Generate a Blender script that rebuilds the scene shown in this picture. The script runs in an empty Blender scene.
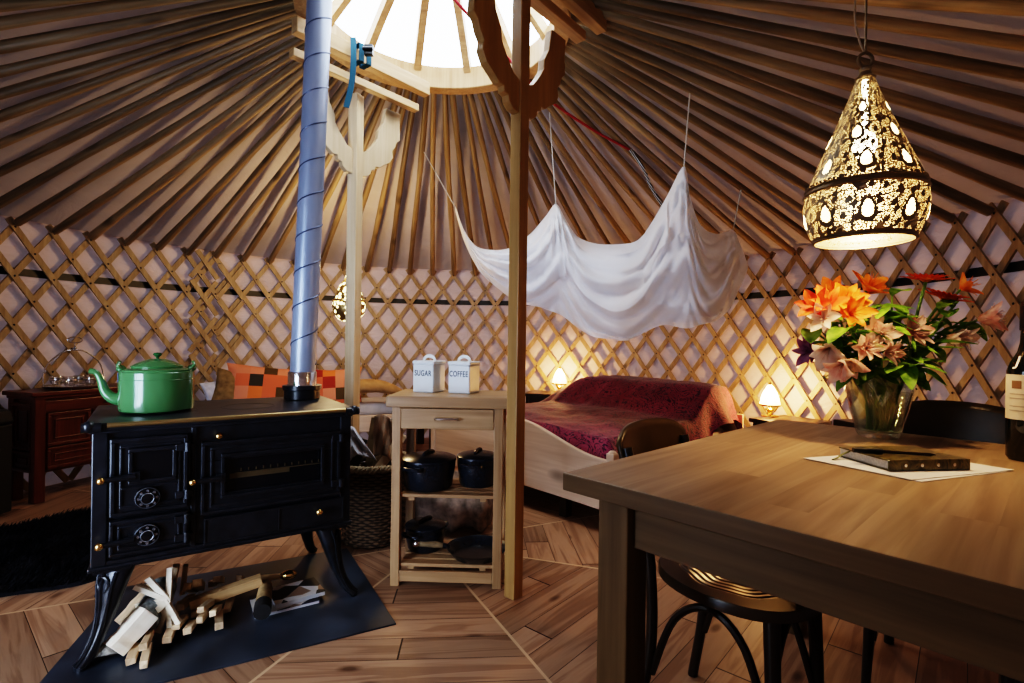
import bpy, math, random
from mathutils import Vector, Matrix, noise as mnoise
PI = math.pi
R = math.radians
random.seed(7)
scene = bpy.context.scene
C = scene.collection

# ------------------------------------------------------------------ camera
F = 520.0            # focal length in pixels of a 1024 wide frame
H = 1.15             # eye height
ROLL = R(0.8)
cam_d = bpy.data.cameras.new('camera'); cam_d.sensor_width = 36; cam_d.lens = 36 * F / 1024
cam_d.clip_start = 0.02; cam_d.clip_end = 200
cam = bpy.data.objects.new('camera', cam_d); C.objects.link(cam)
cam.matrix_world = Matrix.Translation((0, 0, H)) @ Matrix.Rotation(R(90), 4, 'X') @ Matrix.Rotation(ROLL, 4, 'Z')
scene.camera = cam

def uv(px, py):
    dx, dy = px - 512, 341.5 - py
    return dx * math.cos(ROLL) - dy * math.sin(ROLL), dx * math.sin(ROLL) + dy * math.cos(ROLL)
def at(px, py, Y):
    u, v = uv(px, py); return Vector((u / F * Y, Y, H + v / F * Y))
def onz(px, py, Z):
    u, v = uv(px, py); Y = (Z - H) * F / v; return Vector((u / F * Y, Y, Z))

# ------------------------------------------------------------------ helpers
def link(o, parent=None):
    C.objects.link(o)
    if parent is not None: o.parent = parent
    return o

class MB:
    def __init__(s): s.v = []; s.f = []; s.m = []
    def add(s, vs, fs, m=0, M=None):
        b = len(s.v)
        for p in vs:
            p = Vector(p); s.v.append(M @ p if M is not None else p)
        for f in fs: s.f.append(tuple(b + i for i in f)); s.m.append(m)
        return s
    def box(s, c, d, M=None, m=0, taper=1.0):
        x, y, z = d[0] / 2, d[1] / 2, d[2] / 2
        vs = []
        for k, t in ((-1, 1.0), (1, taper)):
            for (i, j) in ((-1, -1), (1, -1), (1, 1), (-1, 1)):
                vs.append((c[0] + i * x * t, c[1] + j * y * t, c[2] + k * z))
        return s.add(vs, [(3, 2, 1, 0), (4, 5, 6, 7), (0, 1, 5, 4), (1, 2, 6, 5), (2, 3, 7, 6), (3, 0, 4, 7)], m, M)
    def bar(s, a, b, w, h, up=(0, 0, 1), m=0):
        a, b = Vector(a), Vector(b); d = b - a; L = d.length; d.normalize()
        up = Vector(up); side = d.cross(up)
        if side.length < 1e-4: side = d.cross(Vector((1, 0, 0)))
        side.normalize(); u = side.cross(d)
        M = Matrix(((d.x, side.x, u.x, (a.x + b.x) / 2), (d.y, side.y, u.y, (a.y + b.y) / 2), (d.z, side.z, u.z, (a.z + b.z) / 2), (0, 0, 0, 1)))
        return s.box((0, 0, 0), (L, w, h), M, m)
    def tube(s, pts, r, n=8, cap=True, m=0, flat=1.0, M=None):
        pts = [Vector(p) for p in pts]; k = len(pts)
        rs = r if isinstance(r, (list, tuple)) else [r] * k
        d0 = (pts[1] - pts[0]).normalized()
        nrm = d0.cross(Vector((0, 0, 1)))
        if nrm.length < 1e-3: nrm = d0.cross(Vector((1, 0, 0)))
        nrm.normalize(); vs = []; fs = []
        for i in range(k):
            d = (pts[min(i + 1, k - 1)] - pts[max(i - 1, 0)])
            if d.length < 1e-9: d = d0
            d = d.normalized()
            nrm = nrm - d * nrm.dot(d); nrm.normalize(); b = d.cross(nrm)
            for j in range(n):
                a = 2 * PI * j / n
                vs.append(pts[i] + nrm * (math.cos(a) * rs[i]) + b * (math.sin(a) * rs[i] * flat))
        for i in range(k - 1):
            for j in range(n):
                fs.append((i * n + j, i * n + (j + 1) % n, (i + 1) * n + (j + 1) % n, (i + 1) * n + j))
        if cap:
            fs.append(tuple(reversed(range(n)))); fs.append(tuple((k - 1) * n + j for j in range(n)))
        return s.add(vs, fs, m, M)
    def lathe(s, prof, n=32, M=None, m=0, closed=False, ang=2 * PI, a0=0):
        full = abs(ang - 2 * PI) < 1e-6
        cols = n if full else n + 1
        vs = []; fs = []; k = len(prof)
        for (r, z) in prof:
            for j in range(cols):
                a = a0 + ang * j / n
                vs.append((max(r, 1e-5) * math.cos(a), max(r, 1e-5) * math.sin(a), z))
        for i in range(k if closed else k - 1):
            i2 = (i + 1) % k
            for j in range(n):
                j2 = (j + 1) % cols
                fs.append((i * cols + j, i * cols + j2, i2 * cols + j2, i2 * cols + j))
        return s.add(vs, fs, m, M)
    def prism(s, out, y0, y1, M=None, m=0):
        n = len(out)
        vs = [(x, y0, z) for x, z in out] + [(x, y1, z) for x, z in out]
        fs = [tuple(range(n)), tuple(reversed(range(n, 2 * n)))]
        for i in range(n):
            j = (i + 1) % n; fs.append((j, i, n + i, n + j))
        return s.add(vs, fs, m, M)
    def grid(s, fn, nu, nv, wrap=False, m=0, M=None):
        vs = []; fs = []
        cu = nu if wrap else nu + 1
        for i in range(nv + 1):
            for j in range(cu): vs.append(fn(j / nu, i / nv))
        for i in range(nv):
            for j in range(nu):
                j2 = (j + 1) % cu
                fs.append((i * cu + j, i * cu + j2, (i + 1) * cu + j2, (i + 1) * cu + j))
        return s.add(vs, fs, m, M)
    def ball(s, c, r, n=12, sc=(1, 1, 1), m=0, M=None):
        def fn(u, v):
            a = 2 * PI * u; b = PI * (v - .5)
            return (c[0] + r * sc[0] * math.cos(a) * math.cos(b), c[1] + r * sc[1] * math.sin(a) * math.cos(b), c[2] + r * sc[2] * math.sin(b))
        return s.grid(fn, n, max(4, n // 2), True, m, M)
    def build(s, name, mats, parent=None, smooth=False, bevel=0.0, loc=None, rot=None, sharp=40, solid=0, seg=2, sub=0):
        me = bpy.data.meshes.new(name)
        me.from_pydata([tuple(p) for p in s.v], [], s.f)
        if not isinstance(mats, (list, tuple)): mats = [mats]
        for mm in mats: me.materials.append(mm)
        me.polygons.foreach_set('material_index', s.m)
        if smooth:
            me.polygons.foreach_set('use_smooth', [True] * len(me.polygons))
            if sharp < 180:
                me.set_sharp_from_angle(angle=R(sharp))
        me.validate(); me.update()
        o = bpy.data.objects.new(name, me); link(o, parent)
        if loc is not None: o.location = loc
        if rot is not None: o.rotation_euler = rot
        if solid:
            md = o.modifiers.new('solid', 'SOLIDIFY'); md.thickness = solid; md.offset = 0
        if bevel:
            md = o.modifiers.new('bevel', 'BEVEL'); md.width = bevel; md.segments = seg; md.limit_method = 'ANGLE'; md.angle_limit = R(35)
        if sub:
            md = o.modifiers.new('sub', 'SUBSURF'); md.levels = sub; md.render_levels = sub
        return o

def tag(o, label=None, cat=None, group=None, kind=None):
    if label: o['label'] = label
    if cat: o['category'] = cat
    if group: o['group'] = group
    if kind: o['kind'] = kind
    return o
def thing(name, label, cat, loc=(0, 0, 0), rotz=0, group=None):
    o = bpy.data.objects.new(name, None); C.objects.link(o)
    o.empty_display_size = .1; o.location = loc; o.rotation_euler = (0, 0, rotz)
    return tag(o, label, cat, group)
def dup(root, loc, rotz, label=None, group=None):
    r = root.copy(); C.objects.link(r); r.location = loc; r.rotation_euler = (0, 0, rotz)
    if label: r['label'] = label
    if group: r['group'] = group
    for ch in list(root.children):
        c = ch.copy(); C.objects.link(c); c.parent = r
        for g in list(ch.children):
            d = g.copy(); C.objects.link(d); d.parent = c
    return r
def bez(p0, p1, p2, p3, n=10):
    p0, p1, p2, p3 = map(Vector, (p0, p1, p2, p3)); out = []
    for i in range(n + 1):
        t = i / n; q = 1 - t
        out.append(p0 * q ** 3 + p1 * 3 * q * q * t + p2 * 3 * q * t * t + p3 * t ** 3)
    return out
def catmull(P, k=6):
    P = [Vector(p) for p in P]; out = []
    for i in range(len(P) - 1):
        a = P[max(i - 1, 0)]; b = P[i]; c = P[i + 1]; d = P[min(i + 2, len(P) - 1)]
        for j in range(k):
            t = j / k
            out.append(.5 * ((2 * b) + (c - a) * t + (2 * a - 5 * b + 4 * c - d) * t * t + (3 * b - a - 3 * c + d) * t ** 3))
    out.append(P[-1]); return out
def sstep(a, b, x):
    t = min(1, max(0, (x - a) / (b - a))); return t * t * (3 - 2 * t)

# ------------------------------------------------------------------ materials
class NT:
    def __init__(s, name):
        s.mat = bpy.data.materials.new(name); s.mat.use_nodes = True
        s.t = s.mat.node_tree; s.n = s.t.nodes; s.n.clear()
        s.out = s.n.new('ShaderNodeOutputMaterial')
    def new(s, typ, **kw):
        x = s.n.new(typ)
        for k, v in kw.items():
            if k in x.inputs.keys(): x.inputs[k].default_value = v
            else: setattr(x, k, v)
        return x
    def l(s, a, b): s.t.links.new(a, b)
    def math(s, op, a, b=None, c=None):
        x = s.n.new('ShaderNodeMath'); x.operation = op
        for i, q in enumerate((a, b, c)):
            if q is None: continue
            if isinstance(q, (int, float)): x.inputs[i].default_value = q
            else: s.l(q, x.inputs[i])
        return x.outputs[0]
    def ramp(s, fac, stops, interp='LINEAR'):
        x = s.n.new('ShaderNodeValToRGB'); cr = x.color_ramp; cr.interpolation = interp
        while len(cr.elements) < len(stops): cr.elements.new(.5)
        for e, (p, c) in zip(cr.elements, stops):
            e.position = p; e.color = (*c[:3], 1)
        if fac is not None: s.l(fac, x.inputs[0])
        return x.outputs[0]
    def mix(s, fac, a, b, blend='MIX'):
        x = s.n.new('ShaderNodeMix'); x.data_type = 'RGBA'; x.blend_type = blend
        for i, q in ((0, fac), (6, a), (7, b)):
            if isinstance(q, (int, float)): x.inputs[i].default_value = q
            elif isinstance(q, tuple): x.inputs[i].default_value = (*q[:3], 1)
            else: s.l(q, x.inputs[i])
        return x.outputs[2]
    def bsdf(s, color, rough=.5, metal=0, spec=.5, bump=None, bstr=.2, bdist=.01, **kw):
        b = s.n.new('ShaderNodeBsdfPrincipled')
        if isinstance(color, tuple): b.inputs['Base Color'].default_value = (*color[:3], 1)
        else: s.l(color, b.inputs['Base Color'])
        if isinstance(rough, (int, float)): b.inputs['Roughness'].default_value = rough
        else: s.l(rough, b.inputs['Roughness'])
        b.inputs['Metallic'].default_value = metal
        b.inputs['Specular IOR Level'].default_value = spec
        for k, v in kw.items(): b.inputs[k.replace('_', ' ')].default_value = v
        if bump is not None:
            bp = s.n.new('ShaderNodeBump'); bp.inputs['Strength'].default_value = bstr; bp.inputs['Distance'].default_value = bdist
            s.l(bump, bp.inputs['Height']); s.l(bp.outputs[0], b.inputs['Normal'])
        return b
    def done(s, sh): s.l(sh.outputs[0] if hasattr(sh, 'outputs') else sh, s.out.inputs[0]); return s.mat
    def coords(s, scale=(1, 1, 1), rnd=True, rot=(0, 0, 0)):
        tc = s.n.new('ShaderNodeTexCoord'); mp = s.n.new('ShaderNodeMapping')
        mp.inputs['Scale'].default_value = scale; mp.inputs['Rotation'].default_value = rot
        src = tc.outputs['Object']
        if rnd:
            oi = s.n.new('ShaderNodeObjectInfo'); va = s.n.new('ShaderNodeVectorMath'); va.operation = 'ADD'
            m3 = s.n.new('ShaderNodeVectorMath'); m3.operation = 'SCALE'; m3.inputs[0].default_value = (7.3, 11.1, 5.7)
            s.l(oi.outputs['Random'], m3.inputs['Scale']); s.l(src, va.inputs[0]); s.l(m3.outputs[0], va.inputs[1]); src = va.outputs[0]
        s.l(src, mp.inputs[0]); return mp.outputs[0]

def wood(name, dark, light, axis=0, sc=1.0, rough=.5, knots=0.5, vary=.25, bstr=.08, spec=.4):
    n = NT(name)
    s3 = [16 * sc] * 3; s3[axis] = 1.1 * sc
    v = n.coords(tuple(s3))
    no = n.new('ShaderNodeTexNoise', Scale=1.0, Detail=5.0, Roughness=.6, Distortion=.9); n.l(v, no.inputs['Vector'])
    s4 = [70 * sc] * 3; s4[axis] = 2.5 * sc
    f = n.new('ShaderNodeTexNoise', Scale=1.0, Detail=3.0); n.l(n.coords(tuple(s4)), f.inputs['Vector'])
    mixf = n.math('ADD', n.math('MULTIPLY', no.outputs[0], .72), n.math('MULTIPLY', f.outputs[0], .28))
    col = n.ramp(mixf, [(.32, dark), (.52, tuple((a + b) / 2 for a, b in zip(dark, light))), (.68, light)])
    if knots:
        s5 = [4.5 * sc] * 3; s5[axis] = 2.2 * sc
        vo = n.new('ShaderNodeTexVoronoi', Scale=1.0); n.l(n.coords(tuple(s5)), vo.inputs['Vector'])
        k = n.ramp(vo.outputs['Distance'], [(.08, (1, 1, 1)), (.19, (0, 0, 0))])
        kk = n.math('MULTIPLY', k, knots)
        col = n.mix(kk, col, tuple(c * .35 for c in dark))
    oi = n.new('ShaderNodeObjectInfo')
    hs = n.new('ShaderNodeHueSaturation'); n.l(col, hs.inputs['Color'])
    n.l(n.math('ADD', n.math('MULTIPLY', oi.outputs['Random'], vary * 2), 1 - vary), hs.inputs['Value'])
    return n.done(n.bsdf(hs.outputs[0], rough, spec=spec, bump=mixf, bstr=bstr, bdist=.01))
def plain(name, color, rough=.5, metal=0, spec=.5, nscale=0, namp=.15, bstr=0, **kw):
    n = NT(name)
    if nscale:
        no = n.new('ShaderNodeTexNoise', Scale=float(nscale), Detail=4.0); n.l(n.coords(), no.inputs['Vector'])
        col = n.ramp(no.outputs[0], [(.3, tuple(max(0, c * (1 - namp)) for c in color)), (.7, tuple(c * (1 + namp) for c in color))])
        return n.done(n.bsdf(col, rough, metal, spec, bump=no.outputs[0] if bstr else None, bstr=bstr, **kw))
    return n.done(n.bsdf(color, rough, metal, spec, **kw))
def glow(name, color, st):
    n = NT(name); e = n.new('ShaderNodeEmission', Strength=st); e.inputs[0].default_value = (*color, 1); return n.done(e)
def thin_glass(name, tint=(1, 1, 1), refl=.08, amt=.0):
    n = NT(name); t = n.new('ShaderNodeBsdfTransparent'); t.inputs[0].default_value = (*tint, 1)
    g = n.new('ShaderNodeBsdfGlossy', Roughness=.02); lw = n.new('ShaderNodeLayerWeight', Blend=.35)
    mx = n.new('ShaderNodeMixShader'); n.l(n.math('ADD', n.math('MULTIPLY', lw.outputs['Facing'], .55), refl), mx.inputs[0])
    n.l(t.outputs[0], mx.inputs[1]); n.l(g.outputs[0], mx.inputs[2])
    return n.done(mx)

PINE_D, PINE_L = (.29, .16, .065), (.60, .40, .20)
W = {}
for ax in range(3):
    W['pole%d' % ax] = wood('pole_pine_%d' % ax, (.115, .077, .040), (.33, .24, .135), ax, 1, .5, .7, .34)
    W['pine%d' % ax] = wood('pine_%d' % ax, (.37, .22, .10), (.62, .42, .22), ax, 1, .45, .5, .08)
    W['cart%d' % ax] = wood('trolley_pine_%d' % ax, (.29, .165, .08), (.47, .30, .16), ax, 1, .4, .25, .08)
    W['bedpine%d' % ax] = wood('pale_pine_%d' % ax, (.56, .41, .30), (.76, .61, .48), ax, .7, .5, .95, .03)
    W['oak%d' % ax] = wood('oak_%d' % ax, (.115, .07, .03), (.20, .127, .06), ax, 1, .42, 0, .03, .05)
    W['darkw%d' % ax] = wood('dark_brown_wood_%d' % ax, (.018, .011, .007), (.045, .027, .016), ax, 1, .3, 0, .1)
    W['red%d' % ax] = wood('red_lacquer_%d' % ax, (.06, .012, .008), (.135, .031, .019), ax, 1, .33, 0, .06)
    W['fire%d' % ax] = wood('split_wood_%d' % ax, (.46, .31, .18), (.78, .60, .40), ax, 1, .7, 0, .2)
IRON = plain('black_iron', (.012, .0135, .018), .30, 0, .6, 30, .4, .05)
IRONG = plain('black_enamel', (.006, .0065, .009), .2, 0, .6)
BRASS = plain('brass', (.75, .52, .22), .25, 1)
CHROME = plain('chrome', (.75, .75, .78), .15, 1)
BLACK = plain('black', (.008, .008, .009), .5)

def canvas(name, col, tr):
    n = NT(name)
    no = n.new('ShaderNodeTexNoise', Scale=1.6, Detail=6.0, Roughness=.6, Distortion=.6); n.l(n.coords((1, 1, 2.5), False), no.inputs['Vector'])
    c = n.ramp(no.outputs[0], [(.3, tuple(q * .86 for q in col)), (.7, col)])
    d = n.bsdf(c, .9, spec=.1, bump=no.outputs[0], bstr=.5, bdist=.05)
    t = n.new('ShaderNodeBsdfTranslucent'); n.l(c, t.inputs[0])
    mx = n.new('ShaderNodeMixShader', Fac=tr); n.l(d.outputs[0], mx.inputs[1]); n.l(t.outputs[0], mx.inputs[2])
    return n.done(mx)
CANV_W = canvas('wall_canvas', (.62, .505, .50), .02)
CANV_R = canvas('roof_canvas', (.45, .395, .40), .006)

# ------------------------------------------------------------------ the yurt
CX, CY, RW, HW = -0.45, 2.95, 3.24, 1.93
RR, ZR = .72, 2.90           # crown ring radius and underside
ctr = Vector((CX, CY, 0))
def pol(r, a, z=0): return Vector((CX + r * math.cos(a), CY + r * math.sin(a), z))

def floor_mat():
    n = NT('octagonal_pine_boards')
    tc = n.new('ShaderNodeTexCoord'); sp = n.new('ShaderNodeSeparateXYZ'); n.l(tc.outputs['Object'], sp.inputs[0])
    x, y = sp.outputs[0], sp.outputs[1]
    a = n.math('ARCTAN2', y, x)
    sec = n.math('ROUND', n.math('DIVIDE', a, PI / 4))
    ap = n.math('SUBTRACT', a, n.math('MULTIPLY', sec, PI / 4))
    r = n.math('SQRT', n.math('ADD', n.math('MULTIPLY', x, x), n.math('MULTIPLY', y, y)))
    d = n.math('MULTIPLY', r, n.math('COSINE', ap)); t = n.math('MULTIPLY', r, n.math('SINE', ap))
    pw = .135
    dq = n.math('DIVIDE', d, pw); pi_ = n.math('FLOOR', dq); fr = n.math('FRACT', dq)
    cb = n.new('ShaderNodeCombineXYZ'); n.l(pi_, cb.inputs[0]); n.l(sec, cb.inputs[1])
    wn = n.new('ShaderNodeTexWhiteNoise'); n.l(cb.outputs[0], wn.inputs[0])
    tj = n.math('ADD', n.math('DIVIDE', t, 1.1), n.math('MULTIPLY', wn.outputs['Value'], 5))
    ti = n.math('FLOOR', tj); tf = n.math('FRACT', tj)
    cb2 = n.new('ShaderNodeCombineXYZ'); n.l(pi_, cb2.inputs[0]); n.l(sec, cb2.inputs[1]); n.l(ti, cb2.inputs[2])
    wn2 = n.new('ShaderNodeTexWhiteNoise'); n.l(cb2.outputs[0], wn2.inputs[0])
    vv = n.new('ShaderNodeCombineXYZ')
    n.l(n.math('MULTIPLY', d, 17), vv.inputs[0]); n.l(n.math('MULTIPLY', t, 1.1), vv.inputs[1]); n.l(n.math('MULTIPLY', wn2.outputs['Value'], 40), vv.inputs[2])
    no = n.new('ShaderNodeTexNoise', Scale=1.0, Detail=5.0, Distortion=1.2); n.l(vv.outputs[0], no.inputs['Vector'])
    wv = n.math('SINE', n.math('MULTIPLY', no.outputs[0], 26)); 
    g = n.math('ADD', n.math('MULTIPLY', no.outputs[0], .75), n.math('MULTIPLY', wv, .055))
    col = n.ramp(g, [(.25, (.25, .14, .085)), (.45, (.355, .215, .135)), (.65, (.47, .31, .205))])
    vk = n.new('ShaderNodeCombineXYZ'); n.l(n.math('MULTIPLY', d, 7), vk.inputs[0]); n.l(n.math('MULTIPLY', t, 3), vk.inputs[1]); n.l(n.math('MULTIPLY', wn2.outputs['Value'], 9), vk.inputs[2])
    vo = n.new('ShaderNodeTexVoronoi', Scale=1.0); n.l(vk.outputs[0], vo.inputs['Vector'])
    col = n.mix(n.math('MULTIPLY', n.ramp(vo.outputs['Distance'], [(.06, (1, 1, 1)), (.16, (0, 0, 0))]), .8), col, (.07, .03, .015))
    hs = n.new('ShaderNodeHueSaturation'); n.l(col, hs.inputs['Color']); n.l(n.math('ADD', n.math('MULTIPLY', wn2.outputs['Value'], .5), .75), hs.inputs['Value'])
    gap = n.math('MAXIMUM', n.math('LESS_THAN', fr, .02), n.math('LESS_THAN', tf, .006))
    c2 = n.mix(gap, hs.outputs[0], (.035, .016, .008))
    seam = n.math('LESS_THAN', n.math('MULTIPLY', r, n.math('SUBTRACT', PI / 8, n.math('ABSOLUTE', ap))), .006)
    c3 = n.mix(seam, c2, (.55, .38, .24))
    hgt = n.math('SUBTRACT', no.outputs[0], gap)
    return n.done(n.bsdf(c3, .42, spec=.35, bump=hgt, bstr=.25, bdist=.004))

m = MB(); m.lathe([(0, 0), (RW + .05, 0), (RW + .05, -.12), (0, -.12)], 96)
fl = m.build('floor', floor_mat(), loc=(CX, CY, 0), rot=(0, 0, R(4))); tag(fl, kind='structure')

# canvas wall, with a gap added left of the camera for the daylight lamp
da = R(-121); dw = R(9)
m = MB()
m.lathe([(RW, -.02), (RW, HW + .075)], 168, ang=2 * PI - 2 * dw, a0=da + dw)
wl = m.build('wall_back', CANV_W, loc=(CX, CY, 0), smooth=True); tag(wl, kind='structure')
m = MB()
def roof_pt(u, v):
    a = 2 * PI * u; r = RW + .02 + (RR + .03 - RW) * v
    z = HW + .05 + (ZR + .15 - HW) * v - .012 * math.sin(PI * v) * (.5 + .5 * math.cos(80 * a))
    return (r * math.cos(a), r * math.sin(a), z)
m.grid(roof_pt, 320, 12, True)
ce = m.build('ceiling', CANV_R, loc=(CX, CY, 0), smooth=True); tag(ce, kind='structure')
m = MB(); m.lathe([(RW - .012, 1.575), (RW - .012, 1.63)], 160, ang=2 * PI - 2 * dw, a0=da + dw)
o = m.build('trim_1', BLACK, loc=(CX, CY, 0)); tag(o, kind='structure')

# lattice
NL = 80; S_ANG = 2 * PI / NL; RL = RW - .05
SP = RL * S_ANG; PER = .348; ZT = .002 + PER / 2 * 11
LATT = wood('lattice_slats', (.23, .155, .085), (.43, .32, .195), 2, 1, .5, .3, .06)
def slat(mb, a_mid, sgn, roff, zlo=.02, zhi=ZT + .055):
    zc = ZT; rad = RL + roff; n = 9; pts = []
    for i in range(n + 1):
        z = zlo + (zhi - zlo) * i / n
        a = a_mid + sgn * (z - zc) / (PER / SP) / RL
        pts.append((a, z))
    vs = []; fs = []
    w, th = .021, .007
    sl = math.atan2(PER, SP)
    for a, z in pts:
        er = Vector((math.cos(a), math.sin(a), 0)); et = Vector((-math.sin(a), math.cos(a), 0)); ez = Vector((0, 0, 1))
        wd = (-et * sgn * math.sin(sl) + ez * math.cos(sl))
        c = er * rad + ez * z
        for (p, q) in ((-1, -1), (1, -1), (1, 1), (-1, 1)):
            vs.append(c + wd * (w * p) + er * (th * q))
    for i in range(n):
        for j in range(4):
            fs.append((i * 4 + j, i * 4 + (j + 1) % 4, i * 4 + 4 + (j + 1) % 4, i * 4 + 4 + j))
    fs += [(3, 2, 1, 0), (n * 4, n * 4 + 1, n * 4 + 2, n * 4 + 3)]
    mb.add(vs, fs, 0)
def lattice(i0, i1, label, doubled=None):
    mb = MB()
    for i in range(i0, i1 + 1):
        a = i * S_ANG
        slat(mb, a, 1, -.009); slat(mb, a, -1, .009)
        # rivets
        for k in range(1, 12):
            z = ZT - (k - 1) * PER / 2
            aa = a + (S_ANG / 2 if k % 2 == 0 else 0)
            er = Vector((math.cos(aa), math.sin(aa), 0)); p = er * (RL - .018) + Vector((0, 0, z))
            et = Vector((-er.y, er.x, 0)); ez = Vector((0, 0, 1)); s = .0075
            mb.add([p + et * s, p + (et + ez) * s * .7, p + ez * s, p + (ez - et) * s * .7, p - et * s, p - (et + ez) * s * .7, p - ez * s, p + (et - ez) * s * .7, p - er * .006],
                   [(8, i_, (i_ + 1) % 8) for i_ in range(8)], 1)
    if doubled is not None:
        # the next panel's edge overlaps here: short slats zigzag up the join
        for k in range(0, 12, 2):
            zc = ZT - k * PER / 2 - .045
            for sg in (1, -1):
                for q, dz in ((.42, 0), (-.55, PER / 2)):
                    a = (doubled + q) * S_ANG + sg * (zc - dz - ZT) / (PER / SP) / RL * -1
                    slat(mb, a, sg, -.022 - .009 * sg, max(.02, zc - dz - PER * .46), min(ZT + .05, zc - dz + PER * .46))
    o = mb.build('wall_lattice', [LATT, BLACK], loc=(CX, CY, 0))
    return tag(o, label, 'lattice')
lattice(-14, 10, 'crossed wooden lattice of the yurt wall behind dining table, flowers and bottle')
lattice(11, 31, 'crossed wooden lattice of the yurt wall behind bed, white canopy and canisters', 31)
lattice(32, 56, 'crossed wooden lattice of the yurt wall above red cabinet and daybed at left')

# roof poles
pa, pb = Vector((RL - .035, 0, ZT + .02)), Vector((RR - .01, 0, ZR + .085))
L = (pb - pa).length
def pole_mesh(seed):
    rnd = random.Random(seed); mb = MB(); pts = []; rs = []
    ph = rnd.random() * 6
    for i in range(13):
        t = i / 12
        pts.append((L * t, .008 * math.sin(ph + 5 * t), .006 * math.sin(ph * 2 + 4 * t)))
        rs.append(.030 - .006 * t + .0022 * math.sin(ph + 17 * t))
    mb.tube(pts, rs, 8, flat=.85); return mb
POLES = []
for sd in range(4):
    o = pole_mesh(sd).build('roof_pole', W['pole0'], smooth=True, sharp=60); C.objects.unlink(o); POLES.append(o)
tilt = math.atan2(pb.z - pa.z, pa.x - pb.x)
for i in range(-11, 52):
    a = i * S_ANG
    o = POLES[i % 4].copy(); C.objects.link(o)
    p = pol(pa.x, a, pa.z + random.uniform(-.006, .006))
    o.location = p; o.rotation_mode = 'XYZ'
    M = Matrix.Rotation(a + PI + random.uniform(-.006, .006), 4, 'Z') @ Matrix.Rotation(-tilt, 4, 'Y') @ Matrix.Rotation(random.uniform(0, 6), 4, 'X')
    o.rotation_euler = M.to_euler()
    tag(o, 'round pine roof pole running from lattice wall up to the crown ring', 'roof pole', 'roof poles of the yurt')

# crown
crown = thing('crown_wheel', 'round pale wooden crown ring with curved spokes at the top of the roof', 'crown ring', (CX, CY, ZR))
m = MB(); m.lathe([(RR - .06, 0), (RR + .035, 0), (RR + .035, .15), (RR - .06, .15)], 72, closed=True)
m.build('ring', W['pine2'], crown, smooth=True, bevel=.006)
for k in range(12):
    a = R(20 + 30 * k); pts = []
    for i in range(9):
        t = i / 8; r = (RR - .04) * (1 - t) + .05 * t
        pts.append((r * math.cos(a), r * math.sin(a), .12 + .48 * math.sin(t * PI / 2)))
    m = MB()
    for i in range(8): m.bar(pts[i], pts[i + 1], .05, .055)
    m.build('spoke', W['pine0'], crown)
m = MB(); m.lathe([(0, .54), (.12, .54), (.12, .62), (0, .62)], 24); m.build('hub', W['pine2'], crown)

# posts with carved brackets
half = [(.03, 0), (.07, .005), (.10, .03), (.105, .055), (.13, .06), (.135, .085), (.165, .085), (.19, .105), (.245, .14), (.27, .18), (.262, .22), (.285, .25), (.30, .29), (.325, .31), (.32, .40), (.325, .485),
        (.21, .485), (.20, .44), (.19, .38), (.155, .32), (.15, .27), (.12, .225), (.10, .20), (.07, .165), (.03, .15)]
def post(loc, label, mat, size, ztop, bk, phi):
    t = thing('support_post', label, 'post', loc, 0)
    m = MB(); m.box((0, 0, ztop / 2), (size, size, ztop), Matrix.Rotation(bk, 4, 'Z')); m.build('shaft', mat, t, bevel=.004)
    for sg in (1, -1):
        m = MB(); out = [(x * sg, z + 2.165) for x, z in half]
        if sg < 0: out = out[::-1]
        m.prism(out, -.02, .02, Matrix.Rotation(phi, 4, 'Z')); m.build('bracket', mat, t, bevel=.004)
    return t
PL = wood('post_pale', (.50, .36, .21), (.72, .57, .38), 2, .6, .5, .9, .05)
PG = wood('post_golden', (.27, .145, .05), (.46, .28, .11), 2, .6, .38, .9, .05)
PHI = R(50)
postL = post((-.985, 3.22, 0), 'pale pine post with carved bracket behind the stovepipe', PL, .068, 2.66, R(70), PHI)
postR = post((.022, 2.345, 0), 'golden pine post with carved bracket beside the kitchen trolley', PG, .060, 2.72, R(48), PHI)
def beam(c, dirang, Ln, w, h, label):
    m = MB(); m.box((0, 0, 0), (Ln, w, h))
    o = m.build('crossbeam', W['pine0'], loc=c, rot=(0, 0, dirang), bevel=.004); return tag(o, label, 'beam')
beam((-.93, 3.12, 2.685), PHI, .86, .05, .045, 'pale lower crossbeam resting on the bracket of the left post')
beam((-.895, 3.15, 2.835), PHI, .93, .06, .085, 'pale upper crossbeam tied with a teal strap under the crown ring')
beam((.07, 2.40, 2.745), PHI, .84, .06, .05, 'dark golden crossbeam above the bracket of the right post')
beam((.16, 2.42, 2.84), PHI, .92, .06, .085, 'upper crossbeam under the crown ring above the right post')

# strap
st = thing('ratchet_strap', 'teal webbing strap with buckle tied around the upper crossbeam', 'strap', at(361, 55, 3.05))
TEAL = plain('teal_webbing', (.012, .085, .14), .8, nscale=200)
m = MB()
bd = Vector((math.cos(PHI), math.sin(PHI), 0)); bn = Vector((-bd.y, bd.x, 0))
for off in (-.02, .03):
    loop = [(bn * (.036 * x) + bd * off + Vector((0, 0, z * .05 - .005))) for x, z in ((-1, -1), (1, -1), (1, 1), (-1, 1), (-1, -1))]
    for i in range(4): m.bar(loop[i], loop[i + 1], .032, .006, up=bn if i % 2 else (0, 0, 1))
m.build('loop', TEAL, st)
m = MB(); tail = catmull([(-.03, -.055, .07), (-.02, -.075, -.06), (-.03, -.07, -.2), (-.06, -.07, -.34)])
for i in range(len(tail) - 1): m.bar(tail[i], tail[i + 1], .006, .032, up=(1, 0, 0))
m.build('tail', TEAL, st)
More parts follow.
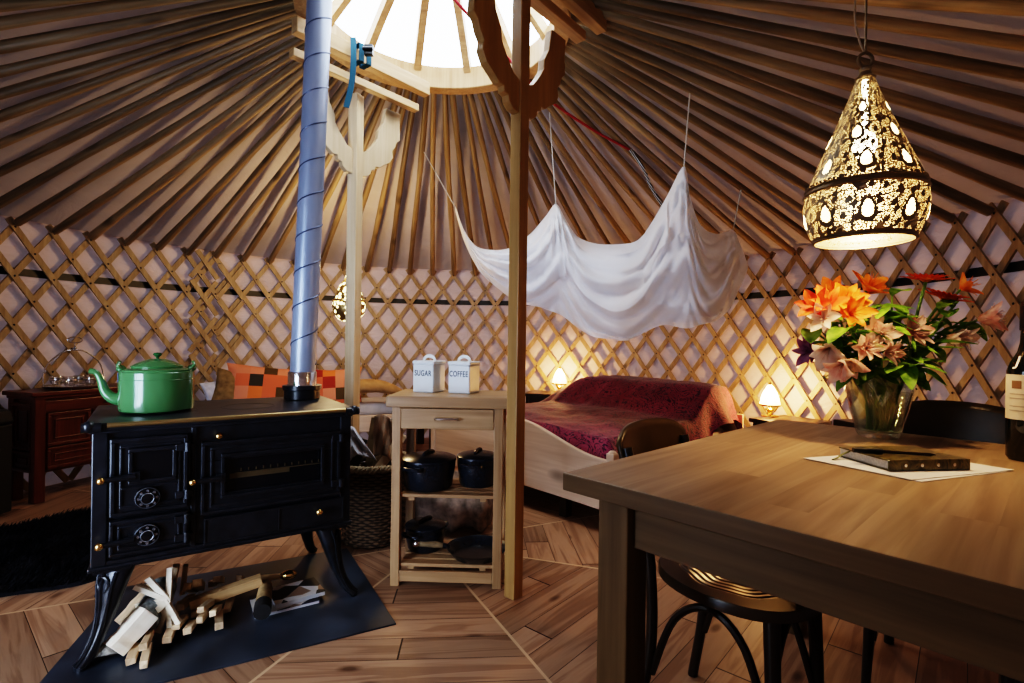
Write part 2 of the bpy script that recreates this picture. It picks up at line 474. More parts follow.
m = MB(); m.box((.06, -.05, 0), (.05, .03, .06)); m.tube([(.03, -.07, 0), (.09, -.07, 0)], .012); m.build('buckle', IRON, st, bevel=.004)

# rope
rope = thing('rope', 'red rope running from the crown down the right roof, ending black and white', 'rope', at(545, 97, 3.6))
def loc_pts(o, P): return [Vector(p) - o.location for p in P]
RED = plain('red_rope', (.30, .012, .02), .7, nscale=120)
def bwmat():
    n = NT('black_white_rope'); w = n.new('ShaderNodeTexWave', Scale=26.0); n.l(n.coords((1, 1, 1), False, (0, .6, .6)), w.inputs[0])
    return n.done(n.bsdf(n.ramp(w.outputs[0], [(.4, (.01, .01, .01)), (.5, (.6, .6, .58))], 'CONSTANT'), .8))
m = MB(); m.tube(catmull(loc_pts(rope, [at(440, -20, 2.9), at(455, 0, 2.95), at(515, 66, 3.35), at(545, 97, 3.55), at(590, 128, 3.75), at(630, 150, 3.85)])), .009, 8); m.build('red_rope', RED, rope, smooth=True)
m = MB(); m.tube(catmull(loc_pts(rope, [at(630, 150, 3.85), at(643, 168, 3.85), at(650, 185, 3.9), at(662, 206, 3.95)])), .012, 8); m.build('striped_end', bwmat(), rope, smooth=True)

# ------------------------------------------------------------------ hearth and stove
HB = [(-1.76, 2.366), (-.887, 2.845), (-.452, 2.098), (-1.48, 1.54)]
m = MB(); vs = [(x + 1.1, y - 2.2, z) for z in (0, .006) for x, y in HB]
m.add(vs, [(0, 1, 2, 3)[::-1], (4, 5, 6, 7), (0, 1, 5, 4), (1, 2, 6, 5), (2, 3, 7, 6), (3, 0, 4, 7)])
hm = NT('hearth_steel'); hn = hm.new('ShaderNodeTexNoise', Scale=5.0, Detail=6.0); hm.l(hm.coords(), hn.inputs['Vector'])
hearth = m.build('hearth_plate', hm.done(hm.bsdf(hm.ramp(hn.outputs[0], [(.35, (.020, .025, .036)), (.7, (.05, .062, .085))]), hm.ramp(hn.outputs[0], [(.3, (.34,) * 3), (.7, (.5,) * 3)]), spec=.55, bump=hn.outputs[0], bstr=.08)), loc=(-1.1, 2.2, .001))
tag(hearth, 'dark steel hearth plate on the floor under the black stove', 'hearth plate')

SA = R(35); SX, SY = -1.446, 1.80; SW, SD = .89, .56
stove = thing('cooking_stove', 'black cast iron cooking stove with glazed oven door on curved legs', 'stove', (SX, SY, .007), SA)
def front_y(y): return y
m = MB(); m.box((SW / 2, SD / 2, .57), (SW, SD, .48)); 
for x in (.02, SW - .02): m.box((x, -.004, .575), (.045, .02, .47))
m.box((SW / 2, -.002, .345), (SW, .02, .02)); m.box((SW / 2, -.006, .335), (SW + .02, .03, .012))
m.box((SW / 2, SD / 2, .327), (SW + .02, SD + .02, .012))
m.box((.30, -.003, .58), (.02, .014, .46))
m.build('body', IRON, stove, bevel=.004)
m = MB(); m.box((SW / 2, SD / 2 - .005, .828), (SW + .05, SD + .05, .026)); m.box((SW / 2, SD / 2 - .005, .81), (SW + .025, SD + .025, .016))
for cx_ in (.22, .52): m.lathe([(.10, .8415), (.105, .8425), (.11, .8415)], 32, Matrix.Translation((cx_, .24, 0)))
top = m.build('top_plate', plain('hotplate', (.03, .032, .04), .38, .3, .5, 14, .4, .06), stove, bevel=.008)
for x in (-.01, SW + .01):
    m = MB(); m.tube([(x - .02 if x < 0 else x - .035, -.030, .828), (x + .035 if x < 0 else x + .02, -.030, .828)], .017, 10); m.ball((x, -.030, .831), .021, 10)
    m.build('corner_cap', IRON, stove, smooth=True)
m = MB(); m.tube([(.04, -.038, .834), (SW - .03, -.038, .834)], .009, 10)
m.build('rail', plain('worn_brass', (.42, .31, .15), .35, .9), stove, smooth=True)
tag(stove.children[-1], 'brass front rail')
m = MB(); m.lathe([(.075, .841), (.084, .845), (.084, .885), (.092, .89), (.092, .91), (.068, .912), (.068, .845)], 32, Matrix.Translation((.79, .44, 0)))
m.build('flue_collar', IRON, stove, smooth=True)

def frame_panel(m, x0, x1, z0, z1, y, w, d):
    m.box(((x0 + x1) / 2, y - d / 2, z1 - w / 2), (x1 - x0, d, w)); m.box(((x0 + x1) / 2, y - d / 2, z0 + w / 2), (x1 - x0, d, w))
    m.box((x0 + w / 2, y - d / 2, (z0 + z1) / 2), (w, d, z1 - z0 - 2 * w)); m.box((x1 - w / 2, y - d / 2, (z0 + z1) / 2), (w, d, z1 - z0 - 2 * w))
def hinge(door, x, z):
    m = MB(); m.tube([(x, -.035, z - .018), (x, -.035, z + .018)], .010, 8); m.box((x - .018, -.03, z), (.04, .010, .026)); m.box((x + .012, -.02, z), (.02, .02, .02))
    m.build('hinge', IRON, door, bevel=.002)
def latch(door, x, z, L=.09):
    m = MB(); m.tube([(x + .005, -.055, z), (x + .03, -.05, z), (x + L, -.038, z)], [.009, .010, .013], 8); m.box((x + L, -.03, z), (.03, .025, .03))
    h = m.build('handle', IRON, door, smooth=True)
    m = MB(); m.ball((x - .004, -.057, z), .0135, 12); k = m.build('knob', BRASS, door, smooth=True); k['label'] = 'brass knob'
DIALM = plain('dial_metal', (.30, .31, .34), .3, .8)
def dial(door, x, z):
    m = MB(); M = Matrix.Translation((x, -.026, z)) @ Matrix.Rotation(R(90), 4, 'X')
    m.lathe([(.042, 0), (.040, .008), (.030, .012), (.026, .012), (.022, .02), (.010, .024), (0, .024)], 28, M)
    for k in range(8):
        a = k * PI / 4; m.tube([M @ Vector((.027 * math.cos(a), .027 * math.sin(a), .011)), M @ Vector((.027 * math.cos(a), .027 * math.sin(a), .018))], .005, 6, m=1)
    m.lathe([(.034, .0115), (.036, .0145), (.038, .0115)], 28, M, 1); m.lathe([(.017, .0225), (.019, .025), (.021, .0225)], 24, M, 1)
    m.build('air_dial', [IRONG, DIALM], door, smooth=True)
# firebox door
m = MB(); m.box((.165, -.012, .645), (.235, .02, .275)); frame_panel(m, .05, .28, .51, .782, -.022, .014, .008); frame_panel(m, .075, .258, .535, .757, -.022, .010, .006)
frame_panel(m, .10, .245, .618, .745, -.022, .014, .012); m.box((.165, -.025, .605), (.17, .008, .008))
fd = m.build('firebox_door', IRON, stove, bevel=.004)
m = MB(); m.box((.172, -.0235, .682), (.12, .004, .10)); m.build('window', IRONG, fd)
latch(fd, .03, .648); dial(fd, .158, .565); hinge(fd, .278, .735); hinge(fd, .278, .56)
# ash door
m = MB(); m.box((.165, -.012, .432), (.235, .02, .125)); frame_panel(m, .05, .28, .37, .494, -.022, .012, .008); frame_panel(m, .072, .258, .39, .474, -.022, .009, .006)
ad = m.build('ash_door', IRON, stove, bevel=.004)
latch(ad, .028, .425); dial(ad, .158, .432); hinge(ad, .278, .468); hinge(ad, .278, .40)
# oven door
m = MB(); x0, x1 = .322, .845
frame_panel(m, x0, x1, .468, .745, -.002, .075, .02); frame_panel(m, x0, x1, .468, .745, -.022, .014, .008); frame_panel(m, x0 + .03, x1 - .03, .493, .722, -.022, .010, .006); frame_panel(m, .388, .775, .522, .695, -.02, .014, .014)
od = m.build('oven_door', IRON, stove, bevel=.004)
m = MB(); m.box(((x0 + x1) / 2, -.004, .607), (.40, .003, .17)); m.build('window', IRONG, od)
m = MB(); m.box((.60, -.008, .61), (.33, .003, .004)); m.box((.53, -.008, .60), (.22, .003, .02))
for k in range(12): m.box((.46 + k * .027, -.008, .622), (.004, .003, .012))
k_ = m.build('oven_rack', plain('rack_brown', (.10, .07, .035), .5, .4), od); k_['label'] = 'brown oven rack seen through the glass'
latch(od, .298, .605); hinge(od, .845, .715); hinge(od, .845, .52)
m = MB(); m.box((.60, -.01, .40), (.53, .016, .10)); frame_panel(m, .335, .865, .35, .452, -.016, .008, .006); m.box((.60, -.02, .4), (.004, .006, .09))
dr = m.build('lower_drawer', IRON, stove, bevel=.002)
m = MB(); m.ball((.755, -.04, .41), .015, 12); m.tube([(.755, -.015, .41), (.755, -.035, .41)], .006); q = m.build('knob', BRASS, dr, smooth=True); q['label'] = 'brass knob'
m = MB(); m.ball((.38, -.032, .765), .014, 12); m.tube([(.38, 0, .765), (.38, -.028, .765)], .007)
q = m.build('damper_knob', BRASS, stove, smooth=True); q['label'] = 'brass damper knob'
# legs
def stove_leg(x, y, sx, sy):
    m = MB(); d = Vector((sx, sy, 0)).normalized()
    prof = [(.33, -.035, .072), (.30, -.030, .076), (.25, -.012, .068), (.19, .0, .052), (.12, .020, .036), (.07, .042, .030), (.03, .068, .031), (.012, .090, .033), (0, .095, .025)]
    base = Vector((x, y, 0)); pr = Vector((-d.y, d.x, 0)); vs = []; n = 10
    for z, o, w in prof:
        for j in range(n):
            a = 2 * PI * j / n
            vs.append(base + d * (o + .62 * w * math.cos(a)) + pr * (w * .8 * math.sin(a)) + Vector((0, 0, z)))
    fs = []
    for i in range(len(prof) - 1):
        for j in range(n): fs.append((i * n + j, (i + 1) * n + j, (i + 1) * n + (j + 1) % n, i * n + (j + 1) % n))
    fs += [tuple(range(n)), tuple(reversed(range((len(prof) - 1) * n, len(prof) * n)))]
    m.add(vs, fs)
    for q in (-.5, 0, .5):   # raised ribs
        pts = [base + d * (o + .62 * w * math.cos(q * 1.4)) + pr * (w * .8 * math.sin(q * 1.4)) + Vector((0, 0, z)) for z, o, w in prof[1:-1]]
        m.tube(catmull(pts, 3), .0055, 6)
    c0 = base + d * .028 + Vector((0, 0, .26))
    m.tube([c0 + pr * (.026 * math.cos(a)) + Vector((0, 0, .028 * math.sin(a))) + d * (-.07 * .0 + .006 * abs(math.cos(a)) * -1) for a in [k * PI / 6 for k in range(13)]], .0045, 6, cap=False)
    m.box((x - sx * .008, y - sy * .008, .318), (.11, .09, .022))
    m.build('leg', IRON, stove, smooth=True, sharp=50)
for x, y, sx, sy in ((.05, .05, -.9, -.7), (SW - .05, .05, .95, -.6), (.06, SD - .05, -.7, .8), (SW - .06, SD - .05, .7, .9)): stove_leg(x, y, sx, sy)

# stovepipe
ca, sa = math.cos(SA), math.sin(SA)
def st_pt(x, y, z): return Vector((SX + x * ca - y * sa, SY + x * sa + y * ca, z))
pp = st_pt(.79, .44, .92)
pipe = thing('stovepipe', 'tall grey spiral-seam stovepipe rising from the stove through the crown', 'stovepipe', pp)
n = NT('galvanised_blue_grey'); no = n.new('ShaderNodeTexNoise', Scale=3.0, Detail=4.0); n.l(n.coords((4, 4, 1)), no.inputs['Vector'])
ZINC = n.done(n.bsdf(n.ramp(no.outputs[0], [(.3, (.25, .30, .42)), (.7, (.34, .39, .52))]), .38, .35, .5))
LEAN = Vector((.062, .02, 2.25))
def pl(z): return LEAN * (z / LEAN.z)
m = MB(); m.tube([pl(.06), pl(2.6)], .0605, 40, cap=False); m.build('tube', ZINC, pipe, smooth=True)
m = MB(); pts = []
turns = 14.0; zt = 2.55
for i in range(int(turns * 24) + 1):
    t = i / 24; z = .10 + t * (zt - .10) / turns; a = 2 * PI * t
    pts.append(pl(z) + Vector((.061 * math.cos(a), .061 * math.sin(a), 0)))
m.tube(pts, .0035, 5, cap=True); m.build('seam', plain('dark_seam', (.09, .11, .17), .4, .5), pipe, smooth=True)
m = MB(); m.lathe([(.066, -.03), (.068, -.03), (.068, .062), (.066, .065), (.062, .065)], 32); m.lathe([(.0695, -.005), (.0695, .0)], 32); q = m.build('sleeve', CHROME, pipe, smooth=True); q['label'] = 'shiny metal sleeve'

# kettle
kp = st_pt(.185, .237, .85)
kettle = thing('kettle', 'green enamel kettle standing on the black stove', 'kettle', kp, R(31))
n = NT('green_enamel'); GREEN = n.done(n.bsdf((.075, .19, .075), .16, spec=.6, Coat_Weight=.6, Coat_Roughness=.08))
m = MB(); kr = .128
m.lathe([(0, .002), (kr - .012, .002), (kr - .002, .010), (kr, .03), (kr, .158), (kr - .006, .163), (kr - .004, .168), (kr - .012, .172), (.09, .176), (.0, .178)], 56)
m.lathe([(kr + .0005, .130), (kr + .0015, .1315), (kr + .0005, .133)], 56)
m.build('body', GREEN, kettle, smooth=True)
m = MB(); m.lathe([(.088, .176), (.090, .182), (.084, .186), (.06, .198), (.03, .209), (0, .212)], 40)
kl = m.build('lid', GREEN, kettle, smooth=True)
m = MB(); m.lathe([(.004, .21), (.006, .218), (.016, .226), (.013, .234), (0, .236)], 20); m.build('knob', plain('dark_green_enamel', (.02, .09, .03), .2), kl, smooth=True)
m = MB(); m.tube(catmull([(-.112, 0, .05), (-.145, .0, .06), (-.168, 0, .088), (-.180, 0, .128), (-.195, 0, .158), (-.216, 0, .166)]), [.026 - .0155 * min(1, i / 22) for i in range(31)], 14)
m.build('spout', GREEN, kettle, smooth=True)
for sx in (-1, 1):
    m = MB(); m.tube(catmull([(.112 * sx, -.02, .165), (.126 * sx, -.022, .185), (.122 * sx, 0, .198), (.126 * sx, .022, .185), (.112 * sx, .02, .165)]), .006, 8)
    m.ball((.118 * sx, 0, .172), .018, 10, (1.0, 1.1, .8))
    m.build('handle_lug', GREEN, kettle, smooth=True)
m = MB()
def stick_pt(u, v):
    a = R(-178 + 16 * u)
    return ((kr + .0008) * math.cos(a), (kr + .0008) * math.sin(a), .122 + .035 * v)
m.grid(stick_pt, 6, 6); q = m.build('sticker', plain('blue_sticker', (.10, .16, .32), .3, nscale=90, namp=.9), kettle, smooth=True); q['label'] = 'small blue round maker sticker'

# ------------------------------------------------------------------ firewood, magazines and tools under the stove
def fl_at(px, py, z=0): return onz(px, py, z)
def chunk(name, mat, label, group, p, size, rz, ry=0, rx=0, ragged=.12, cat='firewood', seed=0, segs=6):
    rnd = random.Random(seed); m = MB(); a, b, c = size
    k = rnd.choice((4, 5)); base = [(math.cos(2 * PI * i / k + .5) * b * (.9 + rnd.uniform(-.2, .2)), math.sin(2 * PI * i / k + .5) * c * (.9 + rnd.uniform(-.2, .2))) for i in range(k)]
    vs = []; fs = []
    for i in range(segs + 1):
        x = a * (2 * i / segs - 1); sc_ = 1 - .05 * rnd.random()
        for (y, z) in base: vs.append((x + rnd.uniform(-.02, .02) * a * ragged * 8 * (i in (0, segs)), y * sc_ + rnd.uniform(-1, 1) * b * ragged, z * sc_ + rnd.uniform(-1, 1) * c * ragged))
    for i in range(segs):
        for j in range(k): fs.append((i * k + j, i * k + (j + 1) % k, (i + 1) * k + (j + 1) % k, (i + 1) * k + j))
    fs += [tuple(reversed(range(k))), tuple(segs * k + j for j in range(k))]
    m.add(vs, fs)
    o = m.build(name, mat, loc=p, rot=(rx, ry, rz), bevel=.002); return tag(o, label, cat, group)
WHITEW = wood('fresh_split_wood', (.74, .62, .46), (.92, .85, .72), 0, 1, .7, 0, .05)
BARK = plain('grey_bark', (.20, .185, .165), .9, nscale=40, namp=.7, bstr=.9)
HZ = .007
chunk('split_log', WHITEW, 'thick split log with bright fresh white face by the front stove leg', None, fl_at(131, 630, .085) , (.07, .062, .045), R(60), R(-38), 0, .06, seed=3)
chunk('split_log', W['fire0'], 'tan split log leaning behind the bright white one', None, fl_at(138, 605, .11), (.075, .04, .03), R(70), R(-35), 0, .1, seed=4)
chunk('bark_slab', BARK, 'flat grey slab of bark at the front end of the firewood heap', None, fl_at(122, 645, .03), (.09, .05, .018), R(40), R(4), 0, .2, seed=5)
m = MB(); m.tube([(-.10, 0, 0), (-.03, .004, 0), (.04, -.003, .002), (.10, 0, 0)], [.048, .05, .048, .046], 14)
o = m.build('round_log', plain('mossy_bark', (.22, .24, .24), .95, nscale=45, namp=.8, bstr=1), loc=fl_at(154, 605, .11), rot=(0, R(18), R(-75)), smooth=True, bevel=.004); tag(o, 'round grey log with mossy bark lying across the firewood heap', 'firewood')
# splintered white piece
m = MB(); rnd = random.Random(11)
for k in range(9):
    a = R(100 + k * 22 + rnd.uniform(-8, 8)); Ls = rnd.uniform(.08, .14); d = Vector((math.cos(a), .4 * rnd.uniform(-1, 1), math.sin(a))).normalized()
    m.bar((0, 0, 0), d * Ls, rnd.uniform(.016, .03), .008, up=(0, 1, 0))
m.bar((-.015, 0, .01), (.05, -.01, -.085), .02, .012, up=(0, 1, 0))
o = m.build('splintered_wood', WHITEW, loc=fl_at(168, 600, .15)); tag(o, 'white splintered piece of wood fanning out on top of the heap', 'firewood')
def stick(px, py, z, Ln, w, h, rz, ry, label=None, mat=None, group=None):
    m = MB(); m.box((0, 0, 0), (Ln, w, h))
    for i, v in enumerate(m.v): m.v[i] = v + Vector((random.uniform(-.004, .004), random.uniform(-.002, .002), random.uniform(-.002, .002)))
    o = m.build('kindling_stick', mat or W['fire0'], loc=fl_at(px, py, z), rot=(0, ry, rz), bevel=.0015)
    return tag(o, label or 'short square kindling stick in the firewood heap under the stove', 'kindling', None if label else 'short kindling sticks under the stove')
stick(172, 584, .13, .15, .03, .025, R(20), R(-80), 'upright pale kindling stick standing tallest in the firewood heap')
stick(184, 580, .13, .12, .022, .02, R(30), R(-84), 'thin upright kindling stick beside the tallest one')
stick(191, 588, .09, .15, .03, .028, R(110), R(28), 'brown kindling stick leaning behind the long beam', W['pine0'])
stick(199, 585, .10, .13, .035, .03, R(115), R(30), 'second brown kindling stick leaning behind the long beam', W['pine0'])
stick(227, 592, .085, .27, .045, .04, R(31), R(-9), 'long square wooden beam with pale end lying over the kindling', W['pine0'])
for (px, py, z, rz, ry) in ((213, 583, .05, 115, 20), (219, 580, .07, 110, 25), (240, 578, .05, 112, 25), (134, 652, .02, 118, 0), (146, 655, .02, 118, 0), (147, 640, .05, 116, 8), (190, 627, .03, 112, 14),
                       (203, 616, .04, 108, 12), (216, 610, .05, 110, 16), (219, 619, .02, 120, 4), (180, 622, .04, 108, 8), (170, 632, .03, 114, 4), (206, 606, .07, 100, 10), (229, 604, .02, 110, 0), (196, 608, .03, 118, 0), (186, 602, .05, 100, 6), (177, 610, .03, 112, 0)):
    stick(px, py, z + .008, random.uniform(.10, .14), random.uniform(.022, .03), random.uniform(.018, .026), R(rz), R(ry))

def magmat(name, seed, dark):
    n = NT(name); v = n.new('ShaderNodeTexVoronoi', Scale=14.0); n.l(n.coords((1, 1, 1)), v.inputs['Vector'])
    c = n.ramp(v.outputs['Color'], [(.2, (.6, .58, .56)), (.45, (.5, .48, .48)), (.5, dark), (.7, (.25, .16, .11)), (.8, (.62, .6, .6))], 'CONSTANT'); return n.done(n.bsdf(c, .5))
mg = [('lower magazine with grey pictured cover under the stove', 284, 600, .012, .25, .19, 33, (.03, .03, .04)), ('upper magazine with dark pictured cover topping the pile under the stove', 296, 592, .034, .20, .16, 38, (.012, .012, .016))]
for i, (lb, px, py, z, a, b, rz, dk) in enumerate(mg):
    t = thing('magazine', lb, 'magazine', fl_at(px, py, z), R(rz))
    m = MB(); m.box((0, 0, -.002), (a, b, .016)); m.build('pages', plain('paper_pages', (.55, .55, .56), .8), t)
    m = MB(); m.box((0, 0, .0075), (a + .004, b + .004, .002)); m.build('cover', magmat('magazine_cover_%d' % i, i, dk), t)
t = thing('bark_log', 'brown cut log with dark end lying across the magazines', 'firewood', fl_at(264, 598, .062), R(-68))
m = MB(); m.tube([(-.10, 0, .01), (.0, 0, .004), (.05, 0, 0)], [.026, .03, .031], 16); m.build('wood', plain('tan_bark', (.32, .21, .10), .7, nscale=25, namp=.4, bstr=.4), t, smooth=True)
m = MB(); m.tube([(.05, 0, 0), (.11, 0, -.006)], [.0325, .033], 16); q = m.build('end', plain('dark_bark', (.018, .015, .014), .8, nscale=40), t, smooth=True); q['label'] = 'dark end'
t = thing('hearth_tool', 'wooden handled hearth tool with shiny brass tip on the magazines', 'hearth tool', fl_at(268, 578, .075), R(24))
m = MB(); m.tube([(-.11, 0, 0), (-.04, 0, .004), (.05, 0, 0)], [.012, .015, .011], 10); m.build('handle', W['pine0'], t, smooth=True)
m = MB(); m.ball((.085, 0, 0), .026, 14, (1.4, 1, .8)); q = m.build('tip', BRASS, t, smooth=True); q['label'] = 'shiny brass tip'

# ------------------------------------------------------------------ kitchen trolley
TZ = .89
tr = thing('kitchen_trolley', 'small pine kitchen trolley with drawer and two slatted shelves', 'trolley', (-.295, 2.43, 0), R(-2))
tw, td = .252, .31
for x in (-tw + .013, tw - .013):
    for y in (.01, td - .01):
        m = MB(); m.box((x, y, (TZ - .05) / 2), (.042, .042, TZ - .05)); m.build('leg', W['cart2'], tr, bevel=.003)
m = MB(); m.box((0, td / 2 - .01, TZ - .026), (.565, td + .05, .052)); m.build('top', W['cart0'], tr, bevel=.004)
m = MB(); m.box((0, td - .01, .77), (2 * tw - .06, .02, .09))
for x in (-tw + .012, tw - .012): m.box((x, td / 2, .77), (.02, td - .05, .09))
m.build('apron', W['cart0'], tr)
m = MB(); m.box((0, -.008, .785), (2 * tw - .072, .018, .095)); dw_ = m.build('drawer', W['cart0'], tr, bevel=.003)
m = MB(); m.tube(catmull([(-.055, -.016, .785), (-.05, -.035, .787), (0, -.042, .788), (.05, -.035, .787), (.055, -.016, .785)]), .0065, 8); q = m.build('handle', CHROME, dw_, smooth=True); q['label'] = 'silver bow handle'
for z in (.420, .095):
    m = MB(); ns = 5
    for k in range(ns): m.box((0, .03 + k * (td - .06) / (ns - 1), z), (2 * tw - .07, .048, .016))
    for x in (-.17, .17): m.box((x, td / 2, z - .018), (.03, td - .04, .018))
    m.build('shelf', W['cart0'], tr, bevel=.002)
for y_ in (0, td - .01):
    m = MB(); m.box((0, y_, .048), (2 * tw - .07, .02, .05)); m.build('bottom_rail', W['cart0'], tr, bevel=.002)

# canisters
CREAM = plain('cream_enamel', (.72, .74, .74), .3, nscale=6, namp=.03)
def text_mesh(body, size, mat, parent, M, sx=1.0, name='lettering'):
    cu = bpy.data.curves.new('lettering', 'FONT'); cu.body = body; cu.size = size; cu.align_x = 'CENTER'; cu.align_y = 'CENTER'; cu.extrude = .0002; cu.offset = .0007; cu.space_character = 1.12
    tmp = bpy.data.objects.new('lettering_source', cu); C.objects.link(tmp)
    dg = bpy.context.evaluated_depsgraph_get(); me = bpy.data.meshes.new_from_object(tmp.evaluated_get(dg))
    C.objects.unlink(tmp); bpy.data.objects.remove(tmp)
    for v in me.vertices: v.co.x *= sx
    me.transform(M); me.materials.clear(); me.materials.append(mat)
    o = bpy.data.objects.new(name, me); link(o, parent); return o
INK = plain('dark_lettering', (.015, .02, .04), .5)
def canister(px, py, word, label):
    p = onz(px, py, TZ); t = thing('storage_canister', label, 'canister', (p.x, p.y, TZ), R(-22)); s = .118
    m = MB(); m.box((0, 0, .070), (s, s, .140)); m.build('body', CREAM, t, bevel=.006)
    m = MB(); m.box((0, 0, .148), (s + .006, s + .006, .018)); ld = m.build('lid', CREAM, t, bevel=.005)
    m = MB(); m.tube([(.032 * math.cos(a), 0, .157 + .024 * math.sin(a)) for a in [PI * k / 10 for k in range(11)]], .005, 8, flat=1.6); m.build('handle', CREAM, ld, smooth=True)
    lt = text_mesh(word, .039, INK, t, Matrix.Translation((-.001, -s / 2 - .0006, .095)) @ Matrix.Rotation(R(90), 4, 'X'), .72 if word == 'SUGAR' else .70)
    return t
canister(429, 391.5, 'SUGAR', 'cream square canister lettered SUGAR standing on the trolley')
canister(464, 392.5, 'COFFEE', 'cream square canister lettered COFFEE standing on the trolley')

# pots
POT = plain('cast_iron_pot', (.014, .018, .027), .24, .1, .7, 60, .2, .03)
def pot(loc, r, h, label, rz=0):
    t = thing('casserole_pot', label, 'cooking pot', loc, rz)
    m = MB(); m.lathe([(0, .001), (r * .80, .001), (r * .88, .012), (r * .99, h * .75), (r * 1.0, h * .97), (r * 1.03, h), (r * .96, h), (r * .94, h * .96), (0, h * .95)], 48); b = m.build('body', POT, t, smooth=True)
    for sx in (-1, 1):
        m = MB(); m.tube(catmull([(sx * r * .97, -.05, h * .82), (sx * (r + .022), -.042, h * .86), (sx * (r + .032), 0, h * .87), (sx * (r + .022), .042, h * .86), (sx * r * .97, .05, h * .82)]), .0085, 8); m.build('handle', POT, t, smooth=True)
    m = MB(); m.lathe([(r * 1.02, h + .001), (r * 1.02, h + .01), (r * .92, h + .016), (r * .55, h + .026), (0, h + .032)], 48); l = m.build('lid', POT, t, smooth=True)
    m = MB(); m.tube(catmull([(-.042, 0, h + .022), (-.038, 0, h + .034), (0, 0, h + .04), (.038, 0, h + .034), (.042, 0, h + .022)]), .008, 8); m.build('lid_handle', POT, l, smooth=True)
def on_tr(x, y, z):
    a = R(-2); return (-.295 + x * math.cos(a) - y * math.sin(a), 2.43 + x * math.sin(a) + y * math.cos(a), z)
pot(on_tr(-.112, .13, .429), .132, .135, 'large black casserole at the left on the upper trolley shelf', R(65))
pot(on_tr(.125, .20, .429), .105, .135, 'smaller black casserole at the right on the upper trolley shelf', R(75))
pot(on_tr(-.135, .19, .104), .10, .11, 'small lidded black pot on the lower trolley shelf', R(60))
fp = on_tr(.135, .11, .104)
t = thing('frying_pan', 'black frying pan with wooden handle on the lower trolley shelf', 'frying pan', fp, R(-14))
m = MB(); m.lathe([(0, .001), (.105, .001), (.115, .006), (.145, .045), (.148, .046), (.144, .042), (.112, .010), (0, .008)], 48); m.build('bowl', POT, t, smooth=True)
m = MB(); m.tube([(-.135, -.02, .036), (-.17, -.035, .045)], [.012, .011], 10); m.build('ferrule', POT, t, smooth=True)
m = MB(); m.tube([(-.165, -.033, .044), (-.20, -.046, .05), (-.27, -.072, .056)], [.012, .016, .013], 12); q = m.build('handle', W['pole0'], t, smooth=True); q['label'] = 'brown wooden handle'
m = MB(); m.ball((-.285, -.077, .057), .019, 12); q = m.build('end_cap', CHROME, t, smooth=True); q['label'] = 'silver end cap'

# stump behind trolley
def stump_pt(u, v):
    a = 2 * PI * u; x = -1 + 2 * v; k = (1 - abs(x) ** 6) ** .4
    n_ = .06 * mnoise.noise(Vector((math.cos(a) * 1.5, math.sin(a) * 1.5, x * 3)))
    return (.27 * x, (.17 + n_) * k * math.cos(a), .15 + (.15 + n_) * k * math.sin(a))
m = MB(); m.grid(stump_pt, 40, 20, True)
o = m.build('tree_stump', plain('stump_bark', (.27, .20, .16), .9, nscale=16, namp=.6, bstr=.8), loc=(-.36, 3.22, .01), rot=(0, 0, R(-10)), smooth=True, sharp=180); tag(o, 'rough grey-brown log section lying on the floor behind the trolley', 'log')

# basket with wood
bk = thing('wicker_basket', 'round woven wicker log basket between the stove and the trolley', 'basket', (-.79, 3.02, .002))
def bpt(u, v):
    a = 2 * PI * u; z = .44 * v; r = .165 + .055 * v
    w = .011 * math.sin(14 * a) * (1 if int(v * 30 + .5) % 2 else -1)
    return ((r + w) * math.cos(a), (r + w) * math.sin(a), z)
m = MB(); m.grid(bpt, 112, 30, True); m.lathe([(0, .005), (.165, .005)], 40)
n = NT('wicker'); tc = n.new('ShaderNodeTexCoord'); sp = n.new('ShaderNodeSeparateXYZ'); n.l(tc.outputs['Object'], sp.inputs[0])
sa_ = n.math('SINE', n.math('MULTIPLY', n.math('ARCTAN2', sp.outputs[1], sp.outputs[0]), 22)); sz_ = n.math('SINE', n.math('MULTIPLY', sp.outputs[2], PI / .016))
wv_ = n.math('MULTIPLY', sa_, sz_); ln_ = n.math('ABSOLUTE', n.math('SINE', n.math('MULTIPLY', sp.outputs[2], PI / .016)))
ht_ = n.math('ADD', n.math('MULTIPLY', wv_, .5), ln_)
WICK = n.done(n.bsdf(n.ramp(ht_, [(.15, (.03, .017, .009)), (.6, (.17, .10, .055)), (1, (.30, .19, .11))]), .55, bump=ht_, bstr=.7, bdist=.01))
m.build('body', WICK, bk, smooth=True, sharp=180, solid=.006)
m = MB()
for q in range(3):
    m.tube([((.222 + .01 * math.cos(20 * a + q * 2.1)) * math.cos(a), (.222 + .01 * math.cos(20 * a + q * 2.1)) * math.sin(a), .445 + .012 * math.sin(20 * a + q * 2.1)) for a in [2 * PI * k / 120 for k in range(121)]], .009, 6, cap=False)
m.build('rim', plain('pale_wicker', (.42, .32, .20), .6, nscale=30), bk, smooth=True)
bx, by = -.79, 3.02
def in_bk(dx, dy, z): return (bx + dx, by + dy, z)
chunk('split_log', W['darkw0'], 'dark split log standing leftmost in the wicker basket', None, in_bk(-.11, -.05, .42), (.17, .05, .04), R(30), R(-70), seed=21)
chunk('split_log', W['fire0'], 'tan split log leaning right in the wicker basket', None, in_bk(.08, -.08, .47), (.17, .05, .035), R(20), R(-55), seed=22)
chunk('split_log', W['pole0'], 'brown split log in the middle of the wicker basket', None, in_bk(.0, .03, .50), (.19, .05, .045), R(80), R(-75), seed=23)
chunk('split_log', BARK, 'bark covered log at the back of the wicker basket', None, in_bk(.10, .07, .50), (.18, .05, .045), R(140), R(-80), seed=24)
m = MB()
